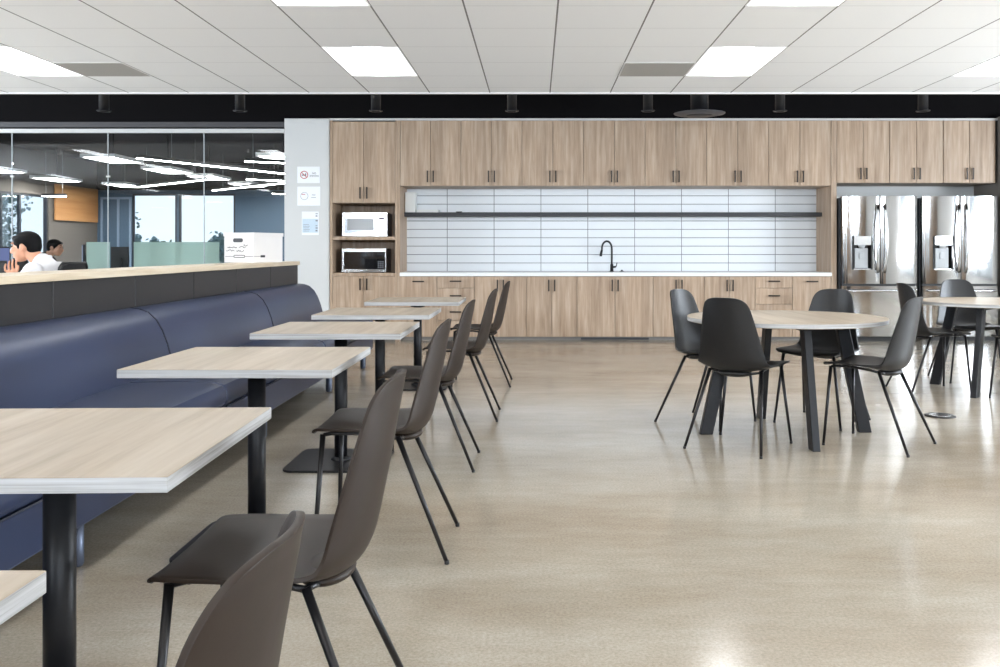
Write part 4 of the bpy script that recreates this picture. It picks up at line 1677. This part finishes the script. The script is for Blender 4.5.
def person(lab, x, y, rz, shirt, hand_up=True, v=0.008):
    """seated person looking towards local -X; local origin under the hips"""
    t = thing('person', lab, 'person', (x, y, 0), rz)
    # joints
    hip = Vector((0.0, 0, 0.56))
    chest = Vector((-0.06, 0, 0.86))
    neckb = Vector((-0.13, 0, 1.045))
    head = Vector((-0.245, 0, 1.16))
    R = Matrix.Rotation(math.radians(-8), 3, 'Y')
    b = MB()
    # trunk
    b.ball(hip, 0.15, (0.85, 1.15, 0.8))
    b.ball(hip.lerp(chest, 0.5), 0.14, (0.8, 1.1, 1.2))
    b.ball(chest, 0.15, (0.78, 1.15, 1.0))
    b.ball(Vector((-0.09, 0, 0.96)), 0.12, (0.85, 1.35, 0.75))
    for s in (-1, 1):
        b.ball(Vector((-0.09, s * 0.175, 0.975)), 0.062)
    b.capsule(Vector((-0.10, 0, 1.0)), neckb + Vector((-0.01, 0, 0.0)), 0.075, 0.058)
    b.capsule(neckb + Vector((-0.01, 0, 0.0)), head + Vector((0.03, 0, -0.04)), 0.054, 0.052)
    # head: skull, jaw, face
    def hp(dx, dy, dz):
        return head + R @ Vector((dx, dy, dz))
    b.ball(hp(0.012, 0, 0.025), 0.088, (1.08, 0.86, 0.95), 20)
    b.ball(hp(-0.035, 0, -0.035), 0.066, (0.95, 0.92, 1.15), 18)
    b.ball(hp(-0.055, 0, -0.085), 0.036, (1.0, 1.1, 0.75), 14)
    b.capsule(hp(-0.095, 0, 0.012), hp(-0.113, 0, -0.028), 0.008, 0.013, 10)       # nose
    b.ball(hp(-0.100, 0, -0.034), 0.012, (1, 1.3, 0.7), 10)
    b.ball(hp(-0.094, 0, -0.058), 0.012, (1, 1.9, 0.55), 10)                        # lips
    b.ball(hp(-0.092, 0, -0.068), 0.011, (1, 1.7, 0.55), 10)
    b.ball(hp(-0.085, 0, 0.035), 0.02, (0.7, 2.4, 0.5), 10)                         # brow
    for s in (-1, 1):
        b.ball(hp(-0.066, s * 0.04, -0.018), 0.026, (0.9, 0.8, 0.9), 10)            # cheek
        b.ball(hp(0.008, s * 0.078, -0.012), 0.030, (0.62, 0.30, 1.0), 12)          # ear
        b.ball(hp(0.0, s * 0.078, -0.03), 0.014, (0.6, 0.4, 1.0), 8)
    # arms
    if hand_up:
        arms = [(-1, Vector((-0.30, -0.20, 0.765)), Vector((-0.315, -0.065, 0.925))), (1, Vector((-0.22, 0.27, 0.775)), Vector((-0.45, 0.18, 0.775)))]
    else:
        arms = [(-1, Vector((-0.13, -0.27, 0.73)), Vector((-0.40, -0.16, 0.775))), (1, Vector((-0.13, 0.27, 0.73)), Vector((-0.40, 0.16, 0.775)))]
    for s, el, wr in arms:
        sh = Vector((-0.09, s * 0.185, 0.972))
        b.capsule(sh, el, 0.052, 0.042)
        b.capsule(el, wr, 0.041, 0.026)
        # hand: palm, four fingers, thumb
        if hand_up and s < 0:
            d = Vector((-0.22, 0.20, 1.0)).normalized()
            side = Vector((1.0, 0.15, 0.25)).normalized()
            curl = Vector((0.15, 0.9, 0.1))
        else:
            d = Vector((-1, 0.0, -0.05)).normalized()
            side = Vector((0, 1, 0))
            curl = Vector((0, 0, -0.6))
        palm = wr + d * 0.045
        b.capsule(wr, palm + side * 0.018, 0.024, 0.020, 10)
        b.capsule(wr, palm - side * 0.018, 0.024, 0.020, 10)
        for k in range(4):
            off = side * (0.040 - 0.027 * k)
            L_ = (0.062, 0.074, 0.070, 0.055)[k]
            p0 = palm + off + d * 0.02
            p1 = p0 + d * L_ * 0.5
            p2 = p1 + (d + curl * (0.25 + 0.12 * k)).normalized() * L_ * 0.5
            b.capsule(p0, p1, 0.0092, 0.0085, 8)
            b.capsule(p1, p2, 0.0085, 0.0075, 8)
        q0 = palm + side * 0.026 * (1 if s < 0 else -1) - d * 0.02
        q1 = q0 + (side * (1 if s < 0 else -1) * 0.7 + d * 0.8).normalized() * 0.035
        q2 = q1 + (side * (1 if s < 0 else -1) * 0.2 + d).normalized() * 0.028
        b.capsule(q0, q1, 0.0115, 0.010, 8)
        b.capsule(q1, q2, 0.010, 0.0085, 8)
        # legs
        kn = Vector((-0.46, s * 0.13, 0.55))
        an = Vector((-0.44, s * 0.13, 0.10))
        b.capsule(Vector((0.0, s * 0.09, 0.55)), kn, 0.085, 0.058)
        b.capsule(kn, an, 0.055, 0.038)
        b.capsule(an + Vector((0.02, 0, -0.055)), an + Vector((-0.15, 0, -0.065)), 0.040, 0.030)
    body = b.build('body', M['skin'], t)
    remesh(body, v, 3)
    # hair
    b = MB()
    b.ball(hp(0.020, 0, 0.036), 0.094, (1.04, 0.87, 0.84), 22)
    b.ball(hp(0.060, 0, -0.005), 0.062, (0.85, 1.12, 1.15), 18)
    b.ball(hp(-0.040, 0, 0.066), 0.05, (1.0, 1.2, 0.55), 16)
    for s in (-1, 1):
        b.ball(hp(-0.015, s * 0.062, 0.035), 0.04, (1.1, 0.5, 0.9), 12)
        b.ball(hp(-0.02, s * 0.070, 0.005), 0.016, (0.7, 0.4, 1.6), 10)
    h = b.build('hair', M['hair'], t)
    remesh(h, 0.007, 2)
    b = MB()
    for s in (-1, 1):
        b.ball(hp(-0.090, s * 0.031, 0.012), 0.0075, (0.6, 1.5, 0.7), 10)
    b.build('eyes', M['eye'], t)
    b = MB()
    for s in (-1, 1):
        b.tube([hp(-0.092, s * 0.016, 0.036), hp(-0.090, s * 0.034, 0.041), hp(-0.078, s * 0.052, 0.034)], 0.004, 6, radii=[0.003, 0.004, 0.002])
    b.build('eyebrows', M['hair'], t)
    # shirt
    b = MB()
    b.ball(hip + Vector((0, 0, 0.03)), 0.165, (0.85, 1.12, 0.8))
    b.ball(hip.lerp(chest, 0.5), 0.155, (0.82, 1.1, 1.2))
    b.ball(chest, 0.163, (0.80, 1.15, 1.0))
    b.ball(Vector((-0.09, 0, 0.965)), 0.13, (0.88, 1.35, 0.75))
    b.capsule(Vector((-0.10, 0, 1.0)), neckb + Vector((0.006, 0, -0.004)), 0.088, 0.070)
    for s, el, wr in arms:
        sh = Vector((-0.09, s * 0.185, 0.972))
        b.ball(sh, 0.072)
        b.capsule(sh, el, 0.065, 0.054)
        b.capsule(el, el.lerp(wr, 0.72), 0.053, 0.040)
    sh_ = b.build('shirt', shirt, t)
    remesh(sh_, 0.010, 2)
    b = MB()
    for k in range(1):
        pts = []
        for i in range(15):
            a = 2 * PI * (i + 0.5) / 15.0
            pts.append(neckb + Vector((0.004 + 0.062 * math.cos(a), 0.062 * math.sin(a), 0.008 + 0.030 * math.cos(a))))
        pts.append(pts[0])
        b.tube(pts, 0.012, 8)
    b.build('collar', shirt, t)
    b = MB()
    b.ball(Vector((0, 0, 0.55)), 0.165, (0.9, 1.15, 0.7))
    for s in (-1, 1):
        kn = Vector((-0.46, s * 0.13, 0.55))
        an = Vector((-0.44, s * 0.13, 0.10))
        b.capsule(Vector((0.0, s * 0.09, 0.55)), kn, 0.096, 0.070)
        b.capsule(kn, an, 0.068, 0.055)
    tr = b.build('trousers', M['trouser'], t)
    remesh(tr, 0.012, 2)
    b = MB()
    for s in (-1, 1):
        an = Vector((-0.44, s * 0.13, 0.10))
        b.capsule(an + Vector((0.03, 0, -0.055)), an + Vector((-0.16, 0, -0.062)), 0.045, 0.036)
    so_ = b.build('shoes', M['matte_black'], t)
    remesh(so_, 0.010, 2)
    return t


# the man in front of the glass: head centre near x=-3.86, y=7.0
person('person in a white shirt seated behind the ledge, facing left, hand raised to the mouth', -3.615, 7.0, 0.0, M['shirt'], True, 0.005)
office_chair('black mesh office chair behind the back of the person in white', -3.83, 7.0, 0.0, 1.03)
desk('grey office desk in front of the person in the white shirt', -4.30, 6.95, 0.72, 1.5)
monitor('blue-lit computer monitor before the face of the person in white', -4.46, 7.65, 0.74, 0.30, 0.30, math.radians(80), None, True, 0.12)
monitor('dark laptop-sized screen at the photo\'s left border before the seated man', -4.14, 7.0, 0.74, 0.30, 0.22, math.radians(66), None, False, 0.09)

# second person and desk row beyond the glass
person('dark-clothed person seated beyond the glass, facing the lit monitor', -6.82, 12.65, PI, M['darkshirt'], False, 0.011)
office_chair('dark office chair under the person seated beyond the glass', -6.74, 12.65, PI, 1.0)
desk('grey desk behind the glass with a lit monitor in front of the dark-clothed person', -6.02, 12.72, 0.78, 1.35)
monitor('blue-lit monitor in front of the dark-clothed person beyond the glass', -6.30, 12.85, 0.74, 0.42, 0.30, math.radians(-62), None, True, 0.16)
desk('long grey desk behind the frosted green screens', -4.72, 13.15, 1.75, 0.8)


def screen(lab, x0, x1, y, z0=0.70, z1=1.235):
    t = thing('desk_screen', lab, 'desk screen', ((x0 + x1) / 2, y, z0), 0, 'frosted green desk screens')
    W = (x1 - x0) / 2
    MB().box(-W, W, -0.005, 0.005, 0.0, z1 - z0, bev=0.001).build('screen_glass', M['frost'], t)
    for s in (-1, 1):
        MB().box(s * (W - 0.08) - 0.02, s * (W - 0.08) + 0.02, -0.012, 0.012, -0.0, 0.05).build('clamp', M['display'], t)
        MB().box(s * (W - 0.08) - 0.012, s * (W - 0.08) + 0.012, -0.011, 0.011, -z0, 0.0).build('foot', M['display'], t)


screen('narrow frosted green desk screen beside the dark monitor back', -5.82, -5.52, 11.98, 0.70, 1.23)
screen('wide frosted green desk screen below the far windows', -5.50, -4.33, 12.65)
monitor('dark monitor seen from behind between the two green screens', -5.66, 12.60, 0.74, 0.24, 0.30, math.radians(180), None, False, 0.13)
